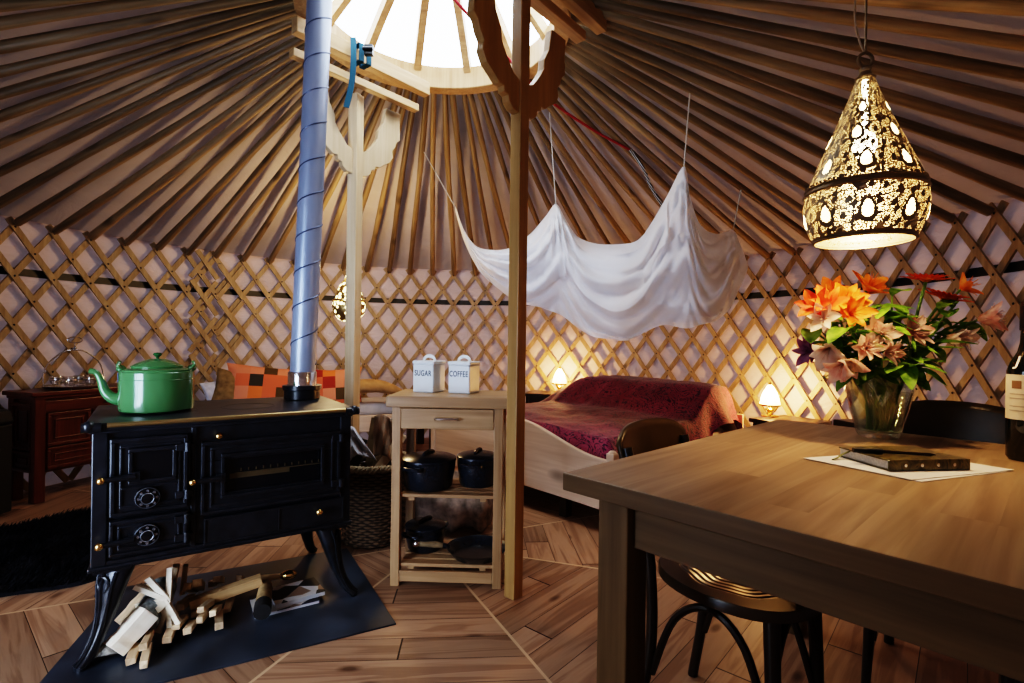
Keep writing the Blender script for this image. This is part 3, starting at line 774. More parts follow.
def bagpt(u, v):
    x = -.09 + .15 * u; z = .22 * v; return (x + .05 * (1 - v), .02 * math.sin(9 * u + 4 * v) + .012 * math.sin(23 * u - 6 * v), z + .05 * math.sin(3 * u + .6))
m.grid(bagpt, 16, 16); o = m.build('crumpled_paper', plain('white_paper', (.62, .62, .66), .8, nscale=12, namp=.1), loc=in_bk(-.055, -.165, .46), rot=(R(-16), R(-24), R(8)), smooth=True, solid=.004); tag(o, 'crumpled white paper sheet stuck in the wicker basket', 'paper')
m = MB(); m.grid(bagpt, 16, 16); o = m.build('brown_paper_bag', plain('brown_paper', (.30, .20, .13), .8, nscale=12, namp=.2), loc=in_bk(.06, -.13, .46), rot=(R(-14), R(14), R(14)), smooth=True, solid=.004); tag(o, 'torn brown paper bag among the logs in the basket', 'paper')

# ------------------------------------------------------------------ daybed behind the stove
def bed_dir(px, Y): return at(px, 400, Y)
dbc = Vector((-1.72, 5.18, 0)); dba = R(24)
db = thing('daybed', 'low pale wooden daybed with light mattress behind the stove along the wall', 'daybed', dbc, dba)
m = MB(); m.box((0, 0, .34), (1.9, .62, .16)); m.build('base', W['bedpine0'], db, bevel=.01)
m = MB(); m.box((0, 0, .475), (1.86, .60, .11)); m.build('mattress', plain('grey_ticking', (.45, .42, .42), .9, nscale=8), db, bevel=.03, seg=3)
for x in (-.9, .9):
    for y in (-.27, .27):
        m = MB(); m.box((x, y, .13), (.07, .07, .26)); m.build('leg', W['darkw2'], db)
def pillow(name, w, h, tk, mat, label, cat, loc, rot, group=None, piping=None):
    m = MB()
    def side(sg):
        def fn(u, v):
            x, y = 2 * u - 1, 2 * v - 1
            t = ((1 - abs(x) ** 2.6) * (1 - abs(y) ** 2.6)) ** .55
            pin = 1 - .10 * (x * x * (1 - abs(y)) * 0 + (1 - x * x) * y * y + (1 - y * y) * x * x) 
            return (w / 2 * x * pin, sg * (tk / 2 * t + .004) + .006 * mnoise.noise(Vector((x * 2.5, y * 2.5, sg))), h / 2 * y * pin)
        return fn
    m.grid(side(-1), 22, 22); m.grid(side(1), 22, 22)
    o = m.build(name, mat, loc=loc, rot=rot, smooth=True, sharp=180); return tag(o, label, cat, group)
def patchwork():
    n = NT('orange_patchwork'); tc = n.new('ShaderNodeTexCoord'); mp = n.new('ShaderNodeMapping'); mp.inputs['Scale'].default_value = (8.6, 0, 8.6); n.l(tc.outputs['Object'], mp.inputs[0])
    fl_ = n.new('ShaderNodeVectorMath'); fl_.operation = 'FLOOR'; n.l(mp.outputs[0], fl_.inputs[0])
    oi = n.new('ShaderNodeObjectInfo'); ad_ = n.new('ShaderNodeVectorMath'); ad_.operation = 'ADD'; n.l(fl_.outputs[0], ad_.inputs[0])
    cb = n.new('ShaderNodeCombineXYZ'); n.l(oi.outputs['Random'], cb.inputs[1]); cb.inputs[0].default_value = 3; cb.inputs[2].default_value = 7; n.l(cb.outputs[0], ad_.inputs[1])
    wn = n.new('ShaderNodeTexWhiteNoise'); n.l(ad_.outputs[0], wn.inputs[0])
    c = n.ramp(wn.outputs['Value'], [(0, (.56, .15, .075)), (.24, (.60, .24, .15)), (.48, (.62, .19, .06)), (.64, (.30, .045, .03)), (.76, (.58, .22, .13)), (.88, (.10, .065, .03)), (.95, (.05, .045, .035))], 'CONSTANT')
    no = n.new('ShaderNodeTexNoise', Scale=60.0); n.l(n.coords(), no.inputs['Vector'])
    return n.done(n.bsdf(c, .85, spec=.15, bump=no.outputs[0], bstr=.15))
PW = patchwork()
pillow('cushion', .88, .44, .18, PW, 'large orange patchwork cushion on the daybed left of the stovepipe', 'cushion', at(276, 389, 4.95), (R(-16), R(5), R(24)))
pillow('cushion', .50, .42, .16, PW, 'orange patchwork cushion with a dark leaf-like patch right of the stovepipe', 'cushion', at(336, 389, 5.12), (R(-14), R(-3), R(16)))
pillow('cushion', .34, .36, .10, plain('mustard_cloth', (.20, .13, .06), .9, nscale=25, namp=.3), 'mustard brown cushion leaning at the far left of the daybed', 'cushion', at(234, 389, 4.80), (R(-18), R(10), R(30)))
pillow('cushion', .24, .28, .08, plain('white_cloth', (.55, .56, .64), .9, nscale=25), 'small pale cushion behind the mustard one', 'cushion', at(219, 394, 4.76), (R(-18), R(-14), R(40)))
m = MB(); m.tube(catmull([(-.26, 0, -.01), (-.22, 0, .0), (0, 0, .03), (.16, 0, .01), (.27, 0, -.02)], 5), [.02, .045, .055, .06, .062, .065, .066, .066, .066, .065, .062, .06, .058, .055, .05, .048, .042, .036, .03, .022, .012], 18)
o = m.build('rolled_blanket', plain('ochre_wool', (.36, .21, .09), .95, nscale=14, namp=.25, bstr=.5), loc=at(376, 389, 5.0), rot=(0, R(6), R(12)), smooth=True, sharp=180); tag(o, 'rolled ochre blanket on the daybed right of the left post', 'blanket')

# ------------------------------------------------------------------ red cabinet with tray
cb_ = thing('cabinet', 'dark red lacquered cabinet with carved panels against the left wall', 'cabinet', (-3.22, 3.52, 0), R(70))
cw, cd, ch = .88, .30, .74
m = MB(); m.box((cw / 2, cd / 2, .46), (cw - .03, cd - .03, .52)); m.build('carcass', W['red0'], cb_, bevel=.003)
m = MB(); m.box((cw / 2, cd / 2, ch + .005), (cw + .06, cd + .04, .03)); m.box((cw / 2, cd / 2, ch - .02), (cw + .02, cd + .015, .025)); m.build('top', W['red0'], cb_, bevel=.006)
for x in (.03, cw - .03):
    for y in (.03, cd - .03):
        m = MB(); m.box((x, y, .36), (.065, .065, .72)); m.build('leg', W['red2'], cb_, bevel=.006)
m = MB(); m.box((cw / 2, .012, .655), (cw - .1, .02, .075)); fr_ = m.build('drawer', W['red0'], cb_, bevel=.004)
m = MB(); m.ball((.45, -.02, .66), .016, 10); q = m.build('knob', CHROME, fr_, smooth=True); q['label'] = 'small metal knob'
def carved(x0, x1, z0, z1, name, ori='f'):
    m = MB()
    def P_(x, y, z): return (x, y, z) if ori == 'f' else (y, cd - x, z)
    w_, h_ = x1 - x0, z1 - z0
    def bx_(cx_, cy_, cz_, a, b, c): m.box(P_(cx_, cy_, cz_), (a, b, c) if ori == 'f' else (b, a, c))
    bx_((x0 + x1) / 2, .012, (z0 + z1) / 2, w_, .012, h_)
    for (ins, th_, dp) in ((0, .022, .014), (.045, .012, .008)):
        a0_, a1_, b0, b1 = x0 + ins, x1 - ins, z0 + ins, z1 - ins
        if a1_ - a0_ < .04 or b1 - b0 < .03: continue
        bx_((a0_ + a1_) / 2, .006 - dp / 2, b1 - th_ / 2, a1_ - a0_, dp, th_); bx_((a0_ + a1_) / 2, .006 - dp / 2, b0 + th_ / 2, a1_ - a0_, dp, th_)
        bx_(a0_ + th_ / 2, .006 - dp / 2, (b0 + b1) / 2, th_, dp, b1 - b0 - 2 * th_); bx_(a1_ - th_ / 2, .006 - dp / 2, (b0 + b1) / 2, th_, dp, b1 - b0 - 2 * th_)
    return m.build(name, W['red2'], cb_, bevel=.004)
carved(.07, .34, .38, .61, 'door'); carved(.36, .60, .38, .61, 'door'); carved(.62, .82, .38, .61, 'door')
carved(.07, .45, .22, .37, 'lower_panel'); carved(.47, .82, .22, .37, 'lower_panel')
carved(.04, cd - .04, .36, .68, 'side_panel', 's'); carved(.04, cd - .04, .21, .35, 'side_panel', 's')

tk = thing('storage_trunk', 'black trunk with domed lid at the left edge beside the red cabinet', 'trunk', (-3.345, 3.17, .01), R(4))
m = MB(); m.box((0, 0, .29), (.34, .30, .56)); m.build('body', plain('black_leather', (.006, .006, .007), .6, nscale=30), tk, bevel=.012)
m = MB(); m.box((0, 0, .62), (.36, .32, .09), taper=.9); m.build('lid', plain('black_lid', (.006, .006, .007), .55), tk, bevel=.02, seg=3)
GL = thin_glass('clear_glass', (.96, .96, .97), .1)
SILV = plain('silver', (.62, .62, .64), .2, 1)
tp = Vector((-3.245, 3.86, ch + .021))
t = thing('serving_tray', 'round silver serving tray with tall arched wire handle on the red cabinet', 'tray', tp, R(60))
m = MB(); m.lathe([(0, .012), (.17, .012), (.185, .022), (.188, .02), (.172, .006), (0, .006)], 48)
for k in range(3):
    a = k * 2 * PI / 3; m.tube([(.13 * math.cos(a), .13 * math.sin(a), 0), (.13 * math.cos(a), .13 * math.sin(a), .01)], .012, 8)
m.build('plate', SILV, t, smooth=True)
m = MB(); m.tube(catmull([(-.178, 0, .015), (-.18, 0, .10), (-.15, 0, .19), (-.07, 0, .265), (0, 0, .28), (.07, 0, .265), (.15, 0, .19), (.18, 0, .10), (.178, 0, .015)]), .005, 8)
m.ball((0, 0, .295), .014, 10); m.tube([(0, 0, .28), (0, 0, .33)], .005, 8); m.tube([(.045 * math.cos(a), 0, .355 + .022 * math.sin(a)) for a in [2 * PI * k / 20 for k in range(21)]], .004, 6, cap=False)
m.build('handle', SILV, t, smooth=True)
def tea_glass(dx, dy, label):
    t = thing('tea_glass', label, 'glass', (tp.x + dx, tp.y + dy, tp.z + .0125))
    m = MB(); m.lathe([(0, .002), (.022, .002), (.030, .015), (.042, .04), (.044, .06), (.038, .078), (.0385, .078), (.0355, .078), (.041, .06), (.039, .042), (.027, .018), (0, .008)], 24); m.build('bowl', GL, t, smooth=True)
    m = MB(); m.lathe([(.0395, .044), (.0445, .047), (.0455, .055), (.0445, .060)], 24); m.build('silver_band', SILV, t, smooth=True)
tea_glass(-.09, -.045, 'left front small round tea glass on the silver tray')
tea_glass(.045, -.09, 'right front small round tea glass on the silver tray')
tea_glass(.08, .05, 'right rear small round tea glass on the silver tray')
tea_glass(-.02, .075, 'left rear small round tea glass on the silver tray')

# ------------------------------------------------------------------ fur rug
poly = [(-2.75, 2.05), (-2.2, 2.28), (-1.93, 2.46), (-2.0, 2.95), (-2.25, 3.42), (-2.70, 3.38), (-2.92, 3.12), (-3.12, 2.75), (-3.0, 2.3)]
pc = Vector((-2.55, 2.8, 0))
RUGM = NT('black_fur'); tcn = RUGM.coords(); nn = RUGM.new('ShaderNodeTexNoise', Scale=8.0, Detail=3.0); RUGM.l(tcn, nn.inputs['Vector'])
RUG = RUGM.done(RUGM.bsdf(RUGM.ramp(nn.outputs[0], [(.3, (.004, .004, .006)), (.7, (.016, .015, .021))]), .85, spec=.2))
sm = []
P_ = [Vector((x, y, 0)) for x, y in poly]
for i in range(len(P_)):
    a, b, c, d = P_[i - 1], P_[i], P_[(i + 1) % len(P_)], P_[(i + 2) % len(P_)]
    for j in range(8):
        q = j / 8; sm.append(.5 * ((2 * b) + (c - a) * q + (2 * a - 5 * b + 4 * c - d) * q * q + (3 * b - a - 3 * c + d) * q ** 3))
def inside(p):
    cnt = False; n_ = len(sm)
    for i in range(n_):
        a, b = sm[i], sm[(i + 1) % n_]
        if (a.y > p.y) != (b.y > p.y) and p.x < (b.x - a.x) * (p.y - a.y) / (b.y - a.y) + a.x: cnt = not cnt
    return cnt
m = MB(); k = len(sm)
m.add([p - pc for p in sm] + [p - pc + Vector((0, 0, .018)) for p in sm], [tuple(reversed(range(k))), tuple(range(k, 2 * k))] + [(i, (i + 1) % k, k + (i + 1) % k, k + i) for i in range(k)])
rnd = random.Random(3); vs = []; fs = []
for _ in range(19000):
    p = Vector((rnd.uniform(-3.3, -1.9), rnd.uniform(2.0, 3.5), .012))
    if not inside(p): continue
    p -= pc; a = rnd.random() * 2 * PI; w = Vector((math.cos(a), math.sin(a), 0)) * .006
    cl = mnoise.noise(Vector((p.x * 6, p.y * 6, 0))) * 3
    ln = Vector((math.cos(cl + rnd.uniform(-.8, .8)) * .03, math.sin(cl + rnd.uniform(-.8, .8)) * .03, rnd.uniform(.02, .045)))
    b = len(vs); vs += [p - w, p + w, p + ln]; fs.append((b, b + 1, b + 2))
m.add(vs, fs)
o = m.build('fur_rug', RUG, loc=(pc.x, pc.y, .001)); tag(o, 'shaggy black fur rug on the floor left of the stove', 'rug')

# ------------------------------------------------------------------ bed
BA = R(-46.2); BW, BL = 1.74, 1.95
bed = thing('double_bed', 'pale knotty pine double bed with curved footboard near the lattice wall', 'bed', (-.63, 4.32, 0), BA)
out = []
for i in range(41):
    x = BW * i / 40; q = x / BW
    out.append((x, .455 + .165 * sstep(0.02, .46, q) * (1 - sstep(.54, .98, q)) + .0))
lower = [(BW, .15), (BW * .75, .16), (BW * .5, .165), (BW * .25, .16), (0, .15)]
m = MB(); m.prism(out[::-1] + lower[::-1], 0, .035); m.build('footboard', W['bedpine0'], bed, bevel=.006)
for x in (-.02, BW + .02):
    m = MB(); m.box((x, .018, .25), (.055, .055, .50)); m.ball((x, .018, .50), .027, 10, (1, 1, .6)); m.build('corner_post', W['bedpine2'], bed, bevel=.006)
    m = MB(); m.box((x, BL - .02, .19), (.055, .055, .38)); m.build('corner_post', W['bedpine2'], bed, bevel=.006)
for x in (0, BW):
    m = MB(); m.box((x, BL / 2, .30), (.03, BL - .08, .20)); m.build('side_rail', W['bedpine1'], bed, bevel=.004)
m = MB(); m.box((BW / 2, BL - .02, .40), (BW, .03, .32)); m.build('headboard', W['bedpine0'], bed, bevel=.006)
for x in (.42, BW - .42):
    m = MB(); m.box((x, .12, .10), (.06, .06, .20)); m.build('leg', W['darkw2'], bed)
m = MB(); m.box((BW / 2, BL / 2 + .03, .34), (BW - .22, BL - .26, .22)); m.build('mattress', plain('white_sheet', (.6, .58, .56), .9), bed, bevel=.05, seg=3)
def spread_mat():
    n = NT('burgundy_pattern'); v = n.coords((1, 1, 1), False)
    no = n.new('ShaderNodeTexNoise', Scale=5.5, Detail=3.0, Distortion=2.6); n.l(v, no.inputs['Vector'])
    w = n.math('SINE', n.math('MULTIPLY', no.outputs[0], 55))
    n2 = n.new('ShaderNodeTexNoise', Scale=3.0, Detail=2.0); n.l(v, n2.inputs['Vector'])
    c1 = n.ramp(n2.outputs[0], [(.35, (.17, .020, .045)), (.65, (.30, .05, .10))])
    c = n.mix(n.ramp(w, [(.45, (0, 0, 0)), (.75, (1, 1, 1))]), c1, (.045, .010, .035))
    n3 = n.new('ShaderNodeTexNoise', Scale=9.0, Detail=5.0); n.l(v, n3.inputs['Vector'])
    b = n.math('ADD', n.math('MULTIPLY', w, .05), n3.outputs[0])
    return n.done(n.bsdf(c, .75, spec=.2, bump=b, bstr=.55, bdist=.02, Sheen_Weight=.3))
def spr(u, v):
    x = -.03 + (BW + .06) * u; y = .05 + (BL - .10) * v
    z = .565 + .235 * sstep(.58, .80, v) * (1 - .35 * sstep(.93, 1, v)) * (1 - .55 * sstep(.26, .02, u)) + .03 * math.sin(PI * u)
    z += .016 * mnoise.noise(Vector((x * 3, y * 3, .3))) + .012 * mnoise.noise(Vector((x * 9, y * 5, 2)))
    e = min(u, 1 - u)
    z -= .26 * (1 - sstep(0, .07, e)) 
    z -= .02 * (1 - sstep(0, .30, e)) * (1 - v)
    z -= .25 * (1 - sstep(0, .035, v)) + .20 * sstep(.965, 1, v)
    xo = x + (.035 * math.sin(y * 17) * (1 - sstep(0, .07, e))) * (1 if u > .5 else -1)
    return (xo, y, z)
m = MB(); m.grid(spr, 90, 90); o = m.build('bedspread', spread_mat(), loc=(-.63, 4.32, 0), rot=(0, 0, BA), smooth=True, sharp=180)
tag(o, 'burgundy patterned bedspread covering the pine bed', 'bedspread')

# nightstands
def nightstand(loc, rz, label, h):
    t = thing('nightstand', label, 'nightstand', loc, rz)
    m = MB(); m.box((0, 0, h - .015), (.46, .40, .03)); m.build('top', W['darkw0'], t, bevel=.004)
    m = MB(); m.box((0, 0, h - .09), (.40, .34, .12)); m.build('drawer_case', W['darkw0'], t, bevel=.004)
    for x in (-.19, .19):
        for y in (-.16, .16):
            m = MB(); m.box((x, y, (h - .03) / 2), (.035, .035, h - .03)); m.build('leg', W['darkw2'], t)
nsR = Vector((2.20, 4.10, 0)); NSH = .565
nightstand(nsR, R(30), 'dark wooden nightstand right of the bed holding a lit glass lamp', NSH)
nsL = Vector((.40, 5.68, 0))
nightstand(nsL, R(-15), 'dark nightstand behind the left head end of the bed', .60)
WARM = (1.0, .54, .20)
_n = NT('frosted_lamp_glass'); _a = _n.new('ShaderNodeBsdfTranslucent'); _a.inputs[0].default_value = (1, .9, .7, 1); _b = _n.new('ShaderNodeBsdfTransparent'); _m = _n.new('ShaderNodeMixShader', Fac=.55)
_n.l(_a.outputs[0], _m.inputs[1]); _n.l(_b.outputs[0], _m.inputs[2]); LSHADE = _n.done(_m)
def bedside_lamp(loc, label, watts):
    t = thing('bedside_lamp', label, 'lamp', loc); t.scale = (1.2, 1.2, 1.2)
    m = MB(); m.lathe([(0, .0), (.055, 0), (.055, .008), (.02, .014), (.012, .03), (.03, .05), (.012, .065), (.0, .066)], 24)
    for k in range(3):
        a = k * 2 * PI / 3; m.tube([(.03 * math.cos(a), .03 * math.sin(a), .03), (.062 * math.cos(a), .062 * math.sin(a), .075)], .004, 6)
    m.lathe([(.066, .072), (.072, .076), (.072, .084), (.066, .084)], 28, closed=True)
    m.build('base', BRASS, t, smooth=True)
    m = MB(); m.lathe([(.066, .078), (.062, .10), (.048, .15), (.022, .20), (.010, .215)], 28); m.build('glass_shade', LSHADE, t, smooth=True)
    m = MB(); m.lathe([(.010, .212), (.012, .222), (.005, .23), (0, .235)], 16); m.build('finial', BRASS, t, smooth=True)
    m = MB(); m.ball((0, 0, .115), .018, 12, (1, 1, 1.4)); m.build('bulb', glow('bulb_glow', (1, .74, .42), 45), t, smooth=True)
    l = bpy.data.lights.new('bedside_light', 'POINT'); l.energy = watts; l.color = WARM; l.shadow_soft_size = .035
    lo = bpy.data.objects.new('bedside_light', l); C.objects.link(lo); lo.location = (loc[0], loc[1], loc[2] + .19)
LAMPR = Vector((2.125, 4.27, NSH)); LAMPL = Vector((.53, 5.74, .60))
bedside_lamp(LAMPR, 'small lit glass lamp on the nightstand right of the bed', 70)
bedside_lamp(LAMPL, 'small lit lamp at the left head end of the bed', 50)

# ------------------------------------------------------------------ bed canopy
top_c = [(455, 207, 4.25), (463, 228, 4.2), (476, 246, 4.15), (494, 250, 4.05), (512, 247, 3.98), (530, 234, 3.92), (545, 217, 3.87), (556, 204, 3.85), (566, 220, 3.82), (578, 237, 3.78), (598, 244, 3.7), (620, 244, 3.55), (638, 240, 3.42), (652, 222, 3.3), (668, 194, 3.18), (684, 166, 3.08), (690, 196, 3.1), (700, 224, 3.14), (716, 234, 3.22), (733, 230, 3.32), (741, 246, 3.38), (747, 262, 3.42)]
bot_c = [(457, 214, 4.2), (466, 245, 4.1), (478, 268, 4.0), (492, 284, 3.9), (508, 296, 3.8), (526, 304, 3.72), (544, 309, 3.66), (560, 315, 3.6), (576, 326, 3.52), (592, 335, 3.45), (610, 340, 3.38), (628, 341, 3.3), (644, 334, 3.22), (658, 327, 3.15), (674, 326, 3.08), (690, 328, 3.02), (704, 326, 3.02), (718, 320, 3.06), (730, 308, 3.12), (738, 292, 3.2), (744, 278, 3.3), (748, 268, 3.38)]
tc_ = catmull([at(*p) for p in top_c], 6); bc_ = catmull([at(*p) for p in bot_c], 6)
NC = len(tc_) - 1
net = NT('white_muslin'); 
nd = net.bsdf((.93, .92, .94), .9, spec=.1); ntr = net.new('ShaderNodeBsdfTranslucent'); ntr.inputs[0].default_value = (.92, .9, .9, 1)
ntp = net.new('ShaderNodeBsdfTransparent'); mx1 = net.new('ShaderNodeMixShader', Fac=.35); net.l(nd.outputs[0], mx1.inputs[1]); net.l(ntr.outputs[0], mx1.inputs[2])
mx2 = net.new('ShaderNodeMixShader', Fac=.05); net.l(mx1.outputs[0], mx2.inputs[1]); net.l(ntp.outputs[0], mx2.inputs[2]); MUSLIN = net.done(mx2)
cano = thing('bed_canopy', 'white muslin bed canopy hung from cords in loose folds above the bed', 'canopy', at(600, 280, 3.7))
peaks = [0, 7 / 21, 15 / 21, 19 / 21]
def sheet(sg, bul, sc_, drop, ph):
    def fn(u, v):
        i = u * NC; a = int(min(NC - 1, i)); f = i - a
        t = tc_[a].lerp(tc_[a + 1], f); b = bc_[a].lerp(bc_[a + 1], f)
        b = t.lerp(b, drop)
        p = t.lerp(b, v)
        hgt = (t - b).length
        bulge = bul * math.sin(PI * min(1, v * 1.0) ** .8) * min(1, hgt / .35)
        # folds radiate from the hanging points
        dpk = min(abs(u - q) for q in peaks)
        lo = max([q for q in peaks if q <= u + 1e-6]); hi = min([q for q in peaks if q > u] + [1.0]) if u < 1 else 1.0
        if hi - lo < 1e-3: hi = lo + 1e-3
        q = (u - lo) / (hi - lo); sag = 4 * q * (1 - q)
        wob = .35 * mnoise.noise(Vector((u * 5, v * 2, ph)))
        phi = v * (1 + .35 * (1 - sag)) - .34 * sag * (1 - .6 * v) + .10 * wob
        k1 = abs(math.sin(PI * (phi * 4.3 + ph + .5 * mnoise.noise(Vector((u * 4, 0, ph))))))
        fold = .062 * (k1 ** .7 - .5) * sstep(.02, .22, v) * (.35 + .65 * sag)
        k2 = abs(math.sin(PI * (phi * 11 + 3.1 * ph + .9 * mnoise.noise(Vector((u * 7, v * 2, 3 + ph))))))
        fold += .017 * (k2 ** .6 - .5) * sstep(.02, .2, v) * (.3 + .7 * mnoise.noise(Vector((u * 5, v * 4, 9))) ** 2 * 3)
        rad = math.exp(-(dpk * 9) ** 2) * (1 - sstep(.25, .75, v))
        fold += .020 * math.sin(math.atan2(u - min(peaks, key=lambda z_: abs(u - z_)), .10 * v + .012) * 13 + ph) * rad * sstep(0, .15, v)
        fold += .020 * mnoise.noise(Vector((u * 9, v * 5 + ph, sg))) + .008 * mnoise.noise(Vector((u * 26, v * 14, ph + sg)))
        fold *= min(1, hgt / .25) * min(1, 6 * min(u, 1 - u) + .1)
        view = Vector((p.x, p.y, 0)).normalized()
        p = p - view * (bulge * sg + fold)
        p.z += .02 * mnoise.noise(Vector((u * 14, v * 6, 5 + ph))) * sstep(.0, .2, v)
        return p - cano.location
    return fn
m = MB(); m.grid(sheet(1, .20, 1, 1.0, .3), 168, 46); m.build('front_sheet', MUSLIN, cano, smooth=True, sharp=180)
m = MB(); m.grid(sheet(-1, .45, 1, .98, 1.7), 120, 30); m.build('back_sheet', MUSLIN, cano, smooth=True, sharp=180)
def swag(u0, u1, v0, v1, ph, out_, nm):
    base = sheet(1, .20, 1, 1.0, .3)
    def fn(u, v):
        uu = u0 + (u1 - u0) * u; sag = math.sin(PI * u) * .22
        vv = v0 + (v1 - v0) * v + sag * (.6 + .4 * v)
        p = base(uu, min(.98, vv)); w = p + cano.location; view = Vector((w.x, w.y, 0)).normalized()
        return p - view * (out_ + .03 * math.sin(v * 11 + 5 * u + ph) * math.sin(PI * u) ** .6 + .015)
    m = MB(); m.grid(fn, 60, 20); m.build(nm, MUSLIN, cano, smooth=True, sharp=180)
swag(.33, .66, .05, .50, 0, .03, 'gathered_fold'); swag(.13, .36, .15, .62, 1, .03, 'gathered_fold'); swag(.58, .93, .34, .72, 2, .04, 'gathered_fold')
CORD = plain('white_cord', (.6, .57, .52), .8)
for a, b in (((455, 207, 4.25), (420, 145, 4.27)), ((556, 205, 3.85), (549, 106, 3.86)), ((684, 167, 3.08), (691, 80, 3.06)), ((733, 231, 3.32), (741, 190, 3.38))):
    m = MB(); m.tube([at(*a) - cano.location, at(*b) - cano.location], .004, 6); m.build('cord', CORD, cano)

# ------------------------------------------------------------------ lantern behind the left post
def lantern_mat(name, em, col):
    n = NT(name); v = n.new('ShaderNodeTexVoronoi', Scale=26.0); n.l(n.coords((1, 1, 1), False), v.inputs['Vector'])
    k = n.ramp(v.outputs['Distance'], [(.34, (1, 1, 1)), (.42, (0, 0, 0))])
    e = n.new('ShaderNodeEmission', Strength=em); e.inputs[0].default_value = (*col, 1)
    b = n.bsdf((.35, .24, .10), .4, .8); mx = n.new('ShaderNodeMixShader'); n.l(k, mx.inputs[0]); n.l(b.outputs[0], mx.inputs[1]); n.l(e.outputs[0], mx.inputs[2]); return n.done(mx)
lp = at(349, 300, 4.35)
lan = thing('hanging_lantern', 'small glowing pierced lantern hanging behind the left post', 'lantern', lp)
m = MB(); m.lathe([(.006, .24), (.025, .21), (.035, .18), (.09, .10), (.12, .0), (.135, -.05), (.125, -.11), (.085, -.16), (.05, -.18)], 32); m.build('shade', lantern_mat('lantern_glow', 9, (1, .78, .36)), lan, smooth=True)
m = MB(); m.lathe([(.124, -.02), (.134, -.015), (.134, .0), (.12, .004)], 32); m.build('band', BRASS, lan, smooth=True)
m = MB(); m.tube([(0, 0, .22), (0.0, 0, 2.40 - lp.z + .22)], .004, 6); m.build('cord', BLACK, lan)
def point(nm, loc, w, col, size=.05):
    l = bpy.data.lights.new(nm, 'POINT'); l.energy = w; l.color = col; l.shadow_soft_size = size
    o = bpy.data.objects.new(nm, l); C.objects.link(o); o.location = loc; return o
point('lantern_light', lp + Vector((0, 0, .30)), 48, (1, .70, .36), .08)

# ------------------------------------------------------------------ pendant lamp
PD = Vector((1.082, 1.61, 1.473)); PH = .525; PRm = .148
pend = thing('pendant_lamp', 'large pear-shaped pierced metal pendant lamp glowing above the dining table', 'pendant lamp', PD)
def pear(t):   # t 0 bottom .. 1 top
    P = [(0, .118), (.05, .132), (.12, .145), (.20, .150), (.28, .146), (.31, .143), (.40, .128), (.55, .098), (.70, .068), (.85, .040), (.95, .024), (1, .014)]
    for (a, ra), (b, rb) in zip(P, P[1:]):
        if t <= b: f = (t - a) / (b - a); return (ra + (rb - ra) * f) * 1.10
    return P[-1][1]
tears = []
for row, (z0, cnt, off, s) in enumerate([(.135, 9, .0, .036), (.42, 8, .3, .034), (.60, 6, .75, .030), (.76, 5, .2, .022)]):
    for k in range(cnt): tears.append((z0, 2 * PI * (k + off) / cnt, s))
def pat(a, t):
    r = pear(t); best = 9
    for z0, a0, s in tears:
        dz = (t - z0) * PH; da_ = (a - a0 + PI) % (2 * PI) - PI; dx = da_ * r
        wid = s * (.62 - .30 * dz / s)
        q = math.hypot(dx / max(.2 * s, wid), dz / (s * 1.05))
        best = min(best, q)
    if best < .62: return 2
    if best < 1.0: return 0
    # vine leaves
    w1 = math.sin(7 * a + 30 * t) + math.sin(12 * a - 40 * t + 1.2)
    w2 = math.sin(15 * a + 20 * t + 2) * math.sin(11 * a - 52 * t)
    if abs(w1) < .20 or w2 > .56: return 0
    return 1
NU, NV = 300, 190
vs = []; fs = []; ms = []
for i in range(NV + 1):
    t = i / NV; r = pear(t)
    for j in range(NU):
        a = 2 * PI * j / NU; vs.append((r * math.cos(a), r * math.sin(a), PH * t))
for i in range(NV):
    for j in range(NU):
        t = (i + .5) / NV; a = 2 * PI * (j + .5) / NU
        k = 0 if (abs(t - .30) < .014 or t < .025 or t > .97) else pat(a, t)
        fs.append((i * NU + j, i * NU + (j + 1) % NU, (i + 1) * NU + (j + 1) % NU, (i + 1) * NU + j)); ms.append(k)
n = NT('pierced_filigree'); v = n.new('ShaderNodeTexVoronoi', Scale=290.0); n.l(n.coords((1, 1, 1), False), v.inputs['Vector'])
k = n.ramp(v.outputs['Distance'], [(.36, (1, 1, 1)), (.44, (0, 0, 0))])
geo = n.new('ShaderNodeNewGeometry')
b = n.bsdf((.42, .33, .20), .4, .85); tp_ = n.new('ShaderNodeBsdfTransparent'); mx = n.new('ShaderNodeMixShader'); n.l(k, mx.inputs[0]); n.l(b.outputs[0], mx.inputs[1]); n.l(tp_.outputs[0], mx.inputs[2]); FILI = n.done(mx)
n = NT('lamp_metal'); LMET = n.done(n.bsdf((.26, .21, .14), .42, .75))
n = NT('open_teardrop'); e_ = n.new('ShaderNodeBsdfTranslucent'); e_.inputs[0].default_value = (.95, .85, .62, 1); t_ = n.new('ShaderNodeBsdfTransparent'); mx = n.new('ShaderNodeMixShader', Fac=.45)
n.l(e_.outputs[0], mx.inputs[1]); n.l(t_.outputs[0], mx.inputs[2]); TEAR = n.done(mx)
m = MB(); m.v = [Vector(q) for q in vs]; m.f = fs; m.m = ms
sh = m.build('shade', [LMET, FILI, TEAR], pend, smooth=True, sharp=180)
for t in (.005, .285, .315, .965):
    m = MB(); r = pear(t) + .001; m.lathe([(r, PH * t - .004), (r + .005, PH * t), (r, PH * t + .004)], 64); m.build('band', LMET, pend, smooth=True)
m = MB()
for k_ in range(64):
    a = 2 * PI * k_ / 64; r = pear(.33) + .001; m.ball((r * math.cos(a), r * math.sin(a), PH * .333), .0042, 6)
q = m.build('bead_row', LMET, pend, smooth=True)
